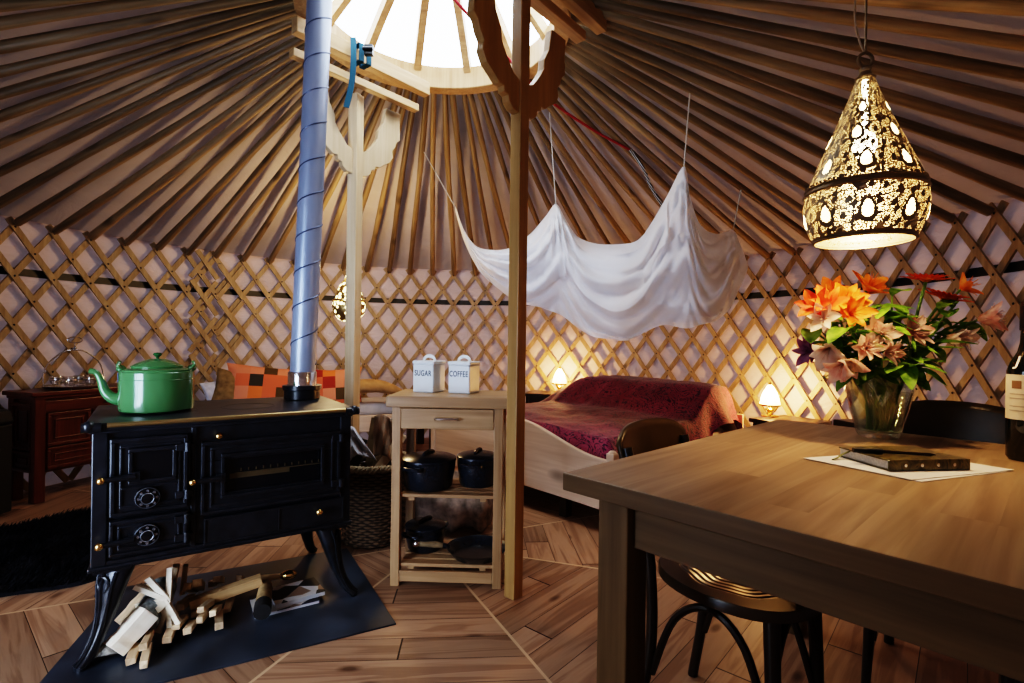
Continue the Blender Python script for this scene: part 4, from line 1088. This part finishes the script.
m = MB(); m.lathe([(.014, PH), (.018, PH + .01), (.010, PH + .018), (0, PH + .02)], 20); m.tube([(.022 * math.cos(a), 0, PH + .038 + .022 * math.sin(a)) for a in [2 * PI * q / 24 for q in range(25)]], .005, 8, cap=False)
m.build('ring', LMET, pend, smooth=True)
m = MB(); m.tube(catmull([(0, 0, PH + .055), (-.02, .0, PH + .10), (-.035, 0, PH + .18), (-.025, .0, PH + .30), (0, 0.0, PH + .44)]), .003, 6); m.build('cable', plain('pale_cable', (.45, .38, .28), .6), pend)
m = MB(); m.tube([(0, 0, PH + .055), (0, 0, PH + .46)], .003, 6); m.build('chain', LMET, pend)
m = MB(); m.ball((0, 0, .30), .034, 14, (1, 1, 1.25)); m.tube([(0, 0, .33), (0, 0, .50)], .008); m.build('bulb', glow('pendant_bulb', (1, .80, .50), 60), pend, smooth=True)
point('pendant_light', PD + Vector((0, 0, .13)), 30, (1, .68, .38), .04)

# ------------------------------------------------------------------ dining table
TT = .83; TA = R(-46.5)
tabO = Vector((.129, 1.277, 0)); TLa, TLb = 1.12, 1.42
ea = Vector((math.cos(TA), math.sin(TA), 0)); eb = Vector((-ea.y, ea.x, 0))
def tb(a, b, z=0): return tabO + ea * a + eb * b + Vector((0, 0, z))
def oak_top():
    n = NT('oak_stave_top'); tc = n.new('ShaderNodeTexCoord'); sp = n.new('ShaderNodeSeparateXYZ'); n.l(tc.outputs['Object'], sp.inputs[0])
    k = n.math('FLOOR', n.math('DIVIDE', sp.outputs[0], .085))
    wn = n.new('ShaderNodeTexWhiteNoise'); wn.noise_dimensions = '1D'; n.l(k, wn.inputs['W'])
    j = n.math('FLOOR', n.math('ADD', n.math('DIVIDE', sp.outputs[1], .75), n.math('MULTIPLY', wn.outputs['Value'], 7)))
    cb = n.new('ShaderNodeCombineXYZ'); n.l(k, cb.inputs[0]); n.l(j, cb.inputs[1]); w2 = n.new('ShaderNodeTexWhiteNoise'); n.l(cb.outputs[0], w2.inputs[0])
    vv = n.new('ShaderNodeCombineXYZ'); n.l(n.math('MULTIPLY', sp.outputs[0], 28), vv.inputs[0]); n.l(n.math('MULTIPLY', sp.outputs[1], 1.6), vv.inputs[1]); n.l(n.math('ADD', n.math('MULTIPLY', w2.outputs['Value'], 30), n.math('MULTIPLY', sp.outputs[2], 28)), vv.inputs[2])
    no = n.new('ShaderNodeTexNoise', Scale=1.0, Detail=5.0, Distortion=.7); n.l(vv.outputs[0], no.inputs['Vector'])
    c = n.ramp(no.outputs[0], [(.3, (.235, .155, .085)), (.5, (.315, .215, .125)), (.7, (.39, .28, .17))])
    hs = n.new('ShaderNodeHueSaturation'); n.l(c, hs.inputs['Color']); n.l(n.math('ADD', n.math('MULTIPLY', w2.outputs['Value'], .28), .86), hs.inputs['Value'])
    return n.done(n.bsdf(hs.outputs[0], .38, spec=.4, bump=no.outputs[0], bstr=.05))
OAKTOP = oak_top()
tab = thing('dining_table', 'large solid oak dining table with thick square legs', 'table', tabO, TA)
m = MB(); m.box((TLa / 2, TLb / 2, TT - .0215), (TLa, TLb, .043)); m.m = [1, 0, 1, 1, 1, 1]; m.build('tabletop', [OAKTOP, W['oak0']], tab, bevel=.003)  # slab sides darker than the top: dimmer light painted into the colour
for a in (.105, TLa - .105):
    for b in (.105, TLb - .105):
        m = MB(); m.box((a, b, (TT - .043) / 2), (.085, .085, TT - .043)); m.build('leg', W['oak2'], tab, bevel=.004)
for (c, d) in (((TLa / 2, .10, .727), (TLa - .30, .03, .12)), ((TLa / 2, TLb - .10, .727), (TLa - .30, .03, .12))):
    m = MB(); m.box(c, d); m.build('apron', W['oak0'], tab, bevel=.002)
for (c, d) in (((.10, TLb / 2, .727), (.03, TLb - .30, .12)), ((TLa - .10, TLb / 2, .727), (.03, TLb - .30, .12))):
    m = MB(); m.box(c, d); m.build('apron', W['oak1'], tab, bevel=.002)

# ------------------------------------------------------------------ chairs
def seat_mat():
    n = NT('embossed_seat'); tc = n.new('ShaderNodeTexCoord'); sp = n.new('ShaderNodeSeparateXYZ'); n.l(tc.outputs['Object'], sp.inputs[0])
    r = n.math('SQRT', n.math('ADD', n.math('MULTIPLY', sp.outputs[0], sp.outputs[0]), n.math('MULTIPLY', sp.outputs[1], sp.outputs[1])))
    a = n.math('ARCTAN2', sp.outputs[1], sp.outputs[0])
    pet = n.math('MULTIPLY', n.math('SINE', n.math('MULTIPLY', a, 8)), .004)
    w = n.math('SINE', n.math('MULTIPLY', n.math('ADD', r, pet), 300)); msk = n.math('LESS_THAN', n.math('ADD', r, pet), .165)
    h = n.math('MULTIPLY', w, msk)
    return n.done(n.bsdf((.055, .030, .014), .28, spec=.6, bump=h, bstr=.6, bdist=.004))
SEATM = seat_mat(); DW = W['darkw2']; DWP = plain('dark_bentwood', (.022, .013, .009), .28, 0, .6)
BACKM = plain('brown_bentwood', (.065, .038, .014), .35, 0, .5, 8, .3)
SZ = .495
def make_chair(label):
    # chair faces local -y; back at +y
    t = thing('bentwood_chair', label, 'chair')
    def out(s, z):
        pts = []
        for k in range(40):
            a = 2 * PI * k / 40; x = .222 * math.copysign(abs(math.cos(a)) ** .8, math.cos(a)); y = .222 * math.copysign(abs(math.sin(a)) ** .8, math.sin(a))
            x *= 1 - .10 * (y / .2 > 0) * (y / .2); pts.append((x * s, y * s, z))
        return pts
    m = MB(); rings = [out(.90, SZ - .035), out(1.0, SZ - .028), out(1.0, SZ - .006), out(.985, SZ), out(.90, SZ - .001), out(.45, SZ - .004)]
    vs = [p for r in rings for p in r]; fs = []
    for i in range(len(rings) - 1):
        for j in range(40): fs.append((i * 40 + j, i * 40 + (j + 1) % 40, (i + 1) * 40 + (j + 1) % 40, (i + 1) * 40 + j))
    fs += [tuple(reversed(range(40))), tuple((len(rings) - 1) * 40 + j for j in range(40))]
    m.add(vs, fs); m.build('seat', SEATM, t, smooth=True)
    for sx in (-1, 1):
        m = MB(); m.tube([(sx * .155, -.145, SZ - .03), (sx * .165, -.155, .25), (sx * .175, -.165, 0)], [.021, .018, .013], 12); m.build('leg', DWP, t, smooth=True)
        m = MB(); m.tube(catmull([(sx * .185, .235, 0), (sx * .165, .19, .25), (sx * .165, .195, SZ), (sx * .17, .23, .65), (sx * .175, .275, .83)]), .0165, 10); m.build('leg', DWP, t, smooth=True)
        m = MB(); m.tube(catmull([(sx * .16, -.15, .16), (sx * .155, -.08, .36), (sx * .15, .02, .425), (sx * .155, .12, .36), (sx * .165, .185, .18)]), .011, 8); m.build('side_brace', DWP, t, smooth=True)
    m = MB(); m.tube(catmull([(-.165, -.155, .16), (-.14, -.15, .34), (-.06, -.15, .43), (.06, -.15, .43), (.14, -.15, .34), (.165, -.155, .16)]), .011, 8); m.build('front_brace', DWP, t, smooth=True)
    def bk_(u, v):
        x = -.20 + .40 * u; q = (2 * u - 1)
        return (x, .275 + .035 * (1 - q * q) + .03 * (v - .5), .735 + .16 * v - .018 * q * q * v - .05 * (abs(q) ** 6) * (v - .3))
    m = MB(); m.grid(bk_, 24, 6); m.build('backrest', BACKM, t, smooth=True, solid=.014, sharp=180)
    return t
chA = make_chair('dark bentwood chair with embossed seat pushed under the near left table edge')
cA = Vector((.672, 1.512, 0))
chA.location = cA; chA.rotation_euler = (0, 0, math.atan2(ea.y, ea.x) + PI / 2)
cB = tb(.575, TLb - .16)
chB = dup(chA, cB, math.atan2(-eb.y, -eb.x) + PI / 2, 'dark bentwood chair at the far table edge behind the flower vase')
chB.scale = (1, 1, 1.06)
# low dark bench behind the table
bn_ = thing('bench', 'low dark wooden bench along the lattice wall behind the dining table', 'bench', (2.12, 2.62, 0), R(-78))
m = MB(); m.box((0, 0, .70), (.95, .26, .04)); m.build('seat', W['darkw0'], bn_, bevel=.004)
for x in (-.42, .42):
    m = MB(); m.box((x, 0, .34), (.05, .22, .68)); m.build('leg', W['darkw2'], bn_)
m = MB(); m.box((0, .0, .62), (.80, .03, .10)); m.build('apron', W['darkw0'], bn_)

# ------------------------------------------------------------------ things on the table
TS = TT + .0005
PAPER = plain('white_paper_sheet', (.70, .68, .66), .8)
def sheetp(ps, z, label):
    c = sum((Vector(p) for p in ps), Vector()) / 4
    m = MB(); vs = [Vector(p) - c + Vector((0, 0, zz)) for zz in (0, .0012) for p in ps]
    m.add([(v.x, v.y, v.z) for v in vs], [(3, 2, 1, 0), (4, 5, 6, 7), (0, 1, 5, 4), (1, 2, 6, 5), (2, 3, 7, 6), (3, 0, 4, 7)])
    o = m.build('paper_sheet', PAPER, loc=(c.x, c.y, z)); return tag(o, label, 'paper')
pA = onz(803, 459, TT); pB = onz(912, 481, TT); pC = onz(1014, 471, TT); pD = pA + (pC - pB)
for q in (pA, pB, pC, pD): q.z = 0
off = Vector((.012, -.012, 0))
sheetp([pA + Vector((.02, -.02, 0)), pB + Vector((.014, -.012, 0)), pC + Vector((-.03, -.012, 0)), pD], TS, 'lower white paper sheet on the table, peeping out in front')
sheetp([pA, pB, pC, pD], TS + .0015, 'upper white paper sheet lying under the notebook')
BZ = TS + .003
n0 = onz(888, 471, BZ); n1 = onz(969, 469.5, BZ); n2 = onz(831, 458, BZ)
nb_x = (n1 - n0); NBW = nb_x.length; nba = math.atan2(nb_x.y, nb_x.x); NBD = .17; NBH = .028
nb = thing('notebook', 'thick marbled green-brown notebook lying on the paper sheets', 'notebook', (n0.x, n0.y, BZ), nba)
n = NT('marbled_cover'); no = n.new('ShaderNodeTexNoise', Scale=22.0, Detail=6.0, Distortion=3.0); n.l(n.coords(), no.inputs['Vector'])
MARB = n.done(n.bsdf(n.ramp(no.outputs[0], [(.3, (.02, .018, .010)), (.5, (.10, .08, .032)), (.62, (.17, .13, .045)), (.75, (.05, .048, .026))]), .3, spec=.5))
m = MB(); m.box((NBW / 2 + .002, NBD / 2 + .004, NBH / 2), (NBW - .010, NBD - .006, NBH - .006)); m.build('pages', plain('page_edges', (.55, .53, .50), .8, nscale=200), nb)
m = MB(); m.box((NBW / 2, NBD / 2, .0018), (NBW, NBD, .0036)); m.box((NBW / 2, NBD / 2, NBH - .0018), (NBW, NBD, .0036)); m.box((NBW / 2, -.001, NBH / 2), (NBW, .005, NBH)); m.build('cover', MARB, nb, bevel=.0012)
m = MB()
for k in range(4): m.lathe([(.0, .001), (.0045, .001), (.0045, 0)], 12, Matrix.Translation((NBW * (.20 + .2 * k), -.0035, NBH / 2)) @ Matrix.Rotation(R(90), 4, 'X'))
q = m.build('spine_studs', SILV, nb); q['label'] = 'row of pale dots on the spine'
m = MB(); m.tube(catmull([(.01, NBD * .8, NBH - .005), (-.012, NBD * .82, NBH * .45), (-.03, NBD * .80, .004), (-.055, NBD * .72, .0025)]), .004, 6, flat=.4); q = m.build('ribbon', plain('olive_ribbon', (.16, .17, .04), .6), nb); q['label'] = 'olive ribbon marker'
PZ = BZ + NBH
pe0 = onz(853, 450.5, PZ + .006); pe1 = onz(943, 454.5, PZ + .006)
pen = thing('pen', 'slim dark pen with thick black cap lying on the notebook', 'pen', (pe0.x, pe0.y, PZ + .0075), math.atan2((pe1 - pe0).y, (pe1 - pe0).x)); PLn = min(.2, (pe1 - pe0).length)
m = MB(); m.tube([(0, 0, 0), (PLn * .36, 0, 0)], .0068, 12); m.build('cap', BLACK, pen, smooth=True)
m = MB(); m.tube([(PLn * .36, 0, -.001), (PLn * .94, 0, -.003), (PLn, 0, -.0035)], [.0042, .0036, .001], 10); m.build('barrel', plain('dark_brown_lacquer', (.03, .018, .012), .25), pen, smooth=True)

# bottle
bo = Vector((1.48, 1.49, TS))
bot = thing('wine_bottle', 'dark wine bottle with cream label at the right edge of the table', 'bottle', bo)
br = .041; bot.scale = (1.12, 1.12, 1.24)
m = MB(); m.lathe([(0, .004), (br - .006, 0), (br, .008), (br, .205), (br - .006, .225), (br - .02, .25), (.016, .272), (.0145, .30), (.0145, .345), (.0165, .347), (.0165, .362), (.013, .364), (0, .364)], 40)
m.build('glass', plain('dark_green_glass', (.006, .008, .006), .06, 0, .8), bot, smooth=True)
m = MB(); m.lathe([(.0172, .30), (.0176, .366), (0, .367)], 24); m.build('capsule', plain('black_foil', (.02, .015, .018), .35, .4), bot, smooth=True)
va = math.atan2(-bo.y, -bo.x)
m = MB(); m.lathe([(br + .0006, .095), (br + .0006, .198)], 30, ang=R(190), a0=va - R(95)); lbm = plain('cream_label', (.62, .55, .42), .7)
lb = m.build('label', lbm, bot, smooth=True)
def on_lab(a0, a1, z0, z1, nm, mat):
    m = MB(); m.lathe([(br + .0012, z0), (br + .0012, z1)], 8, ang=a1 - a0, a0=a0); return m.build(nm, mat, lb)
on_lab(va - R(44), va - R(16), .166, .184, 'emblem', plain('label_brown', (.20, .11, .05), .6))
for i, z in enumerate((.152, .142, .124, .114)): on_lab(va - R(52), va + R(10 - 9 * (i % 2)), z, z + .0025, 'text_line', plain('label_grey', (.38, .33, .26), .6))
text_mesh('J', .035, plain('white_print', (.75, .75, .72), .6), bot, Matrix.Rotation(va + PI / 2 - R(32), 4, 'Z') @ Matrix.Translation((0, -br + .0065, .228)) @ Matrix.Rotation(R(62), 4, 'X'), 1.0, 'printed_letter')

# vase
vp = onz(878, 437, TT); vp.z = TS
vase = thing('vase', 'tapered clear glass vase full of stems on the table', 'vase', vp)
VR0, VR1, VH = .062, .108, .215
m = MB(); m.lathe([(0, 0), (VR0 - .006, 0), (VR0, .006), (VR0 + .006, .02), (.088, .10), (.102, .165), (VR1, VH), (VR1 - .004, VH + .001), (.098, .165), (.084, .10), (VR0 + .001, .022), (0, .016)], 48); m.build('glass', thin_glass('vase_glass', (.95, .97, .94), .06), vase, smooth=True)
m = MB(); m.lathe([(0, .017), (VR0, .022), (.083, .10), (.096, .16), (0, .16)], 40); m.build('water', thin_glass('water', (.86, .91, .82), .02), vase, smooth=True)

def petal_mat(name, a, b, c):
    n = NT(name); no = n.new('ShaderNodeTexNoise', Scale=26.0, Detail=2.0); n.l(n.coords(), no.inputs['Vector'])
    col = n.ramp(no.outputs[0], [(.32, a), (.5, b), (.7, c)])
    d = n.bsdf(col, .55, spec=.3); t = n.new('ShaderNodeBsdfTranslucent'); n.l(col, t.inputs[0]); mx = n.new('ShaderNodeMixShader', Fac=.35)
    n.l(d.outputs[0], mx.inputs[1]); n.l(t.outputs[0], mx.inputs[2]); return n.done(mx)
PET = {'orange': petal_mat('orange_petal', (.80, .17, .025), (.88, .28, .05), (.92, .46, .11)),
       'red': petal_mat('red_orange_petal', (.72, .08, .03), (.82, .15, .04), (.86, .28, .07)),
       'pink': petal_mat('pink_petal', (.78, .36, .30), (.92, .66, .56), (.95, .82, .72)),
       'pale': petal_mat('pale_petal', (.78, .55, .45), (.85, .70, .60), (.88, .78, .70)),
       'purple': petal_mat('purple_petal', (.22, .06, .16), (.32, .12, .24), (.42, .2, .3))}
LEAF = petal_mat('leaf_green', (.07, .16, .02), (.15, .30, .04), (.28, .44, .08))
STEM = plain('stem_green', (.14, .26, .05), .5)
def basis(d):
    d = Vector(d).normalized(); up = Vector((0, 0, 1)) if abs(d.z) < .95 else Vector((1, 0, 0))
    x = d.cross(up).normalized(); y = x.cross(d); return Matrix((( x.x, y.x, d.x, 0), (x.y, y.y, d.y, 0), (x.z, y.z, d.z, 0), (0, 0, 0, 1)))
def petal(mb, M, L, w, a, open_, curl, m=0, thick=0):
    def fn(u, v):
        s = (2 * u - 1); ww = w * (math.sin(PI * min(1, v * .92 + .06)) ** .7) * (1 - .15 * v)
        r = L * (v * math.sin(open_) + curl * v * v * .5); z = L * (v * math.cos(open_) - curl * v ** 3 * .35)
        y = ww * s; lift = .18 * w * s * s + .04 * L * math.sin(v * 9 + s * 2) * .3
        return ((r - lift * math.cos(open_)) * math.cos(a) - y * math.sin(a), (r - lift * math.cos(open_)) * math.sin(a) + y * math.cos(a), z + lift * math.sin(open_))
    mb.grid(fn, 4, 7, m=m, M=M)
def leaf_mesh(L, w, d, pos, bend, seed):
    rnd = random.Random(seed); M = Matrix.Translation(pos) @ basis(d); mb = MB()
    def fn(u, v):
        s = 2 * u - 1; ww = w * math.sin(PI * min(1, v * .95 + .03)) ** .8 
        return (ww * s, -bend * L * v * v + abs(s) * ww * .35 + .05 * L * math.sin(5 * v), L * v)
    mb.grid(fn, 4, 10, M=M); return mb
def flower(kind, colr, px, py, dy, size, facing, label, leaves=2, seed=0, name='alstroemeria'):
    rnd = random.Random(seed + 100)
    tip = at(px, py, vp.y + dy); base = vp + Vector((rnd.uniform(-.03, .03), rnd.uniform(-.03, .03), .025))
    t = thing(name, label, 'flower', base)
    rimang = math.atan2(tip.y - vp.y, tip.x - vp.x); rr_ = min(.085, Vector((tip.x - vp.x, tip.y - vp.y, 0)).length)
    rim = vp + Vector((math.cos(rimang) * rr_, math.sin(rimang) * rr_, VH))
    d = Vector(facing).normalized()
    P0 = Vector((0, 0, 0)); P3 = tip - base; Pm = rim - base
    hd = P3 - d * (.035 if kind != 'gerbera' else .0)
    path = catmull([P0, Pm * .55 + Vector((0, 0, .02)), Pm, (Pm + hd) / 2 + Vector((0, 0, .03)), hd], 6)
    mb = MB(); mb.tube(path, .0042 if kind != 'gerbera' else .0052, 7); mb.build('stem', STEM, t, smooth=True)
    mb = MB()
    if kind == 'gerbera':
        M = Matrix.Translation(P3) @ basis(d)
        for lay in range(2):
            for k in range(22): petal(mb, M, size * (1 - .16 * lay), size * .13, 2 * PI * (k + .5 * lay) / 22, R(82 - 12 * lay), 0.0)
        mb.ball((0, 0, .004), size * .22, 12, (1, 1, .5), 1, M)
        mb.build('petals', [PET[colr], PET['orange']], t, smooth=True, sharp=180)
    else:
        nb_ = 1 if kind == 'single' else 2
        for q in range(nb_):
            dd = (d + Vector((rnd.uniform(-.5, .5), rnd.uniform(-.4, .4), rnd.uniform(-.3, .3))) * (q > 0)).normalized()
            M = Matrix.Translation(P3 - d * .035 + dd * (0 if q == 0 else .004) + (Vector((rnd.uniform(-1, 1), rnd.uniform(-.6, .6), rnd.uniform(-.5, .2))) * size * .55 if q else Vector())) @ basis(dd)
            op = R({'single': 42, 'multi': 46, 'trumpet': 24}[kind]) if kind in ('single', 'multi', 'trumpet') else R(42)
            for k in range(6): petal(mb, M, size * (1 if k % 2 else .9) * rnd.uniform(.92, 1.08), size * (.30 if k % 2 else .22), PI / 3 * k + rnd.uniform(-.1, .1), op + rnd.uniform(-.1, .15), .35 if kind != 'trumpet' else .5)
            for k in range(5):
                a = k * 1.26; mb.tube([M @ Vector((0, 0, 0)), M @ Vector((.012 * math.cos(a), .012 * math.sin(a), size * .6)), M @ Vector((.02 * math.cos(a), .02 * math.sin(a), size * .85))], .0012, 4)
        mb.build('petals', PET[colr], t, smooth=True, sharp=180)
    for k in range(leaves):
        q = rnd.choice(path[len(path) // 2:-3]); a = rnd.uniform(0, 2 * PI); dv = Vector((math.cos(a), math.sin(a) - .3, rnd.uniform(-.1, .8)))
        leaf_mesh(rnd.uniform(.07, .12), rnd.uniform(.012, .020), dv, q, rnd.uniform(.1, .5), seed * 7 + k).build('leaf', LEAF, t, smooth=True, sharp=180)
    return t
FW = [('multi', 'red', 813, 303, -.05, .075, (-.7, -.6, .3), 'red-orange lily flower at the far left of the bouquet'),
      ('single', 'orange', 832, 290, .02, .078, (-.4, -.7, .6), 'orange lily flower at upper left of the bouquet'),
      ('multi', 'orange', 848, 298, -.04, .080, (-.1, -.9, .4), 'large orange lily flower left of the top leaf'),
      ('multi', 'orange', 872, 282, .0, .080, (.2, -.6, .8), 'topmost orange-yellow lily flower of the bouquet'),
      ('single', 'orange', 856, 312, -.10, .075, (.0, -1, .1), 'orange lily flower lowest of the orange cluster'),
      ('single', 'pale', 823, 316, -.09, .065, (-.5, -.8, .2), 'pale pink lily flower just below the red-orange one'),
      ('multi', 'pink', 880, 328, -.13, .060, (.1, -1, .2), 'pink lily flower in the middle of the bouquet'),
      ('multi', 'pink', 922, 330, -.11, .070, (.3, -.9, .3), 'big pink lily flower right of the middle'),
      ('trumpet', 'pale', 826, 352, -.10, .090, (-.7, -.5, -.5), 'long pale trumpet flower drooping at lower left'),
      ('multi', 'pink', 868, 348, -.15, .056, (-.1, -1, -.1), 'pink lily flower over the left vase rim'),
      ('multi', 'pink', 894, 354, -.15, .056, (.2, -1, -.1), 'pink lily flower over the right vase rim'),
      ('trumpet', 'pink', 850, 366, -.13, .080, (-.5, -.7, -.6), 'pink trumpet flower hanging over the vase edge'),
      ('trumpet', 'pale', 958, 340, -.05, .075, (.5, -.7, -.3), 'pale drooping flower at lower right of the bouquet'),
      ('trumpet', 'pink', 990, 318, .0, .085, (.9, -.4, .2), 'pink trumpet flower at the far right of the bouquet'),
      ('single', 'orange', 970, 284, .06, .068, (.7, -.4, .6), 'orange lily flower at the upper right corner of the bouquet'),
      ('multi', 'purple', 803, 352, .02, .060, (-.9, -.3, .0), 'small purple flower at the lower far left of the bouquet')]
for i, f in enumerate(FW): flower(*f[:7], f[7], leaves=3, seed=i)
flower('gerbera', 'red', 926, 281, -.02, .078, (.05, -.12, 1), 'flat orange-red daisy flower seen edge on', 1, 40, 'gerbera')
flower('gerbera', 'red', 944, 299, .04, .085, (.2, -.30, 1), 'second orange-red daisy flower right of and below the first', 1, 41, 'gerbera')
# foliage sprigs
for i, (px, py, dy, lb) in enumerate([(892, 292, -.02, 'bright green leafy sprig at the top centre of the bouquet'), (826, 334, -.03, 'green leafy sprig at the left of the bouquet'), (850, 330, -.1, 'yellow-green leafy sprig in the left middle of the bouquet'),
                                    (938, 345, -.06, 'green leafy sprig at the right of the bouquet'), (966, 318, .06, 'dark green leafy sprig at far right of the bouquet'), (900, 330, .1, 'dark leafy sprig at the back of the bouquet'),
                                    (912, 370, -.13, 'green leafy sprig hanging over the right vase rim'), (840, 372, -.08, 'green leafy sprig hanging over the left vase rim'), (880, 312, -.06, 'bright green leafy sprig between the orange and pink flowers'), (812, 330, .0, 'green leafy sprig at the outer left of the bouquet'), (955, 305, -.02, 'green leafy sprig below the orange-red daisies')]):
    rnd = random.Random(500 + i); tip = at(px, py, vp.y + dy); base = vp + Vector((rnd.uniform(-.03, .03), rnd.uniform(-.03, .03), .025))
    t = thing('leafy_sprig', lb, 'foliage', base)
    dirv = Vector((tip.x - vp.x, tip.y - vp.y, 0)); rim = Vector((0, 0, VH)) + (dirv.normalized() * min(.08, dirv.length))
    path = catmull([Vector((0, 0, 0)), rim * .55, rim + vp - base, (rim + vp - base + tip - base) / 2 + Vector((0, 0, .02)), tip - base], 6)
    mb = MB(); mb.tube(path, .0036, 6); mb.build('stem', STEM, t, smooth=True)
    for k in range(13):
        q = path[rnd.randint(3 if k < 4 else 10, len(path) - 1)]; a = rnd.uniform(0, 2 * PI); inv = q.z < VH - .03
        leaf_mesh(rnd.uniform(.05, .08) if inv else rnd.uniform(.08, .13), rnd.uniform(.018, .034), (math.cos(a) * (.2 if inv else 1), (math.sin(a) - .25) * (.2 if inv else 1), rnd.uniform(.6, 1) if inv else rnd.uniform(-.35, .8)), q, rnd.uniform(.0, .25) if inv else rnd.uniform(.1, .5), i * 31 + k).build('leaf', LEAF, t, smooth=True, sharp=180)

# ------------------------------------------------------------------ light
w = bpy.data.worlds.new('sky'); scene.world = w; w.use_nodes = True
nt = w.node_tree; nt.nodes.clear()
ow = nt.nodes.new('ShaderNodeOutputWorld'); bg = nt.nodes.new('ShaderNodeBackground'); nt.links.new(bg.outputs[0], ow.inputs[0])
tc = nt.nodes.new('ShaderNodeTexCoord'); sp = nt.nodes.new('ShaderNodeSeparateXYZ'); nt.links.new(tc.outputs['Generated'], sp.inputs[0])
cr = nt.nodes.new('ShaderNodeValToRGB'); nt.links.new(sp.outputs[2], cr.inputs[0])
cr.color_ramp.elements[0].position = .0; cr.color_ramp.elements[0].color = (.10, .14, .22, 1)
cr.color_ramp.elements[1].position = .35; cr.color_ramp.elements[1].color = (.80, .90, 1, 1)
nt.links.new(cr.outputs[0], bg.inputs[0]); bg.inputs[1].default_value = 15.0
def area(nm, loc, rot, sx, sy, en, col, portal=False, disk=False):
    l = bpy.data.lights.new(nm, 'AREA'); l.shape = 'ELLIPSE' if disk else 'RECTANGLE'; l.size = sx; l.size_y = sy; l.energy = en; l.color = col
    o = bpy.data.objects.new(nm, l); C.objects.link(o); o.location = loc; o.rotation_euler = rot
    if portal: l.cycles.is_portal = True
    return o
area('crown_portal', (CX, CY, ZR + .17), (0, 0, 0), 1.5, 1.5, 1, (1, 1, 1), True)
# unseen area lamp added in the wall gap, daylight from the left
dp = pol(RW + .05, da, 1.05)
area('added_daylight', dp, (R(90), 0, R(-19)), .95, 1.8, 40, (.60, .75, 1)).data.spread = R(90)

scene.view_settings.view_transform = 'Filmic'
scene.view_settings.look = 'Very High Contrast'
scene.view_settings.exposure = -0.45
scene.cycles.max_bounces = 8; scene.cycles.transparent_max_bounces = 16
scene.cycles.sample_clamp_indirect = 6.0
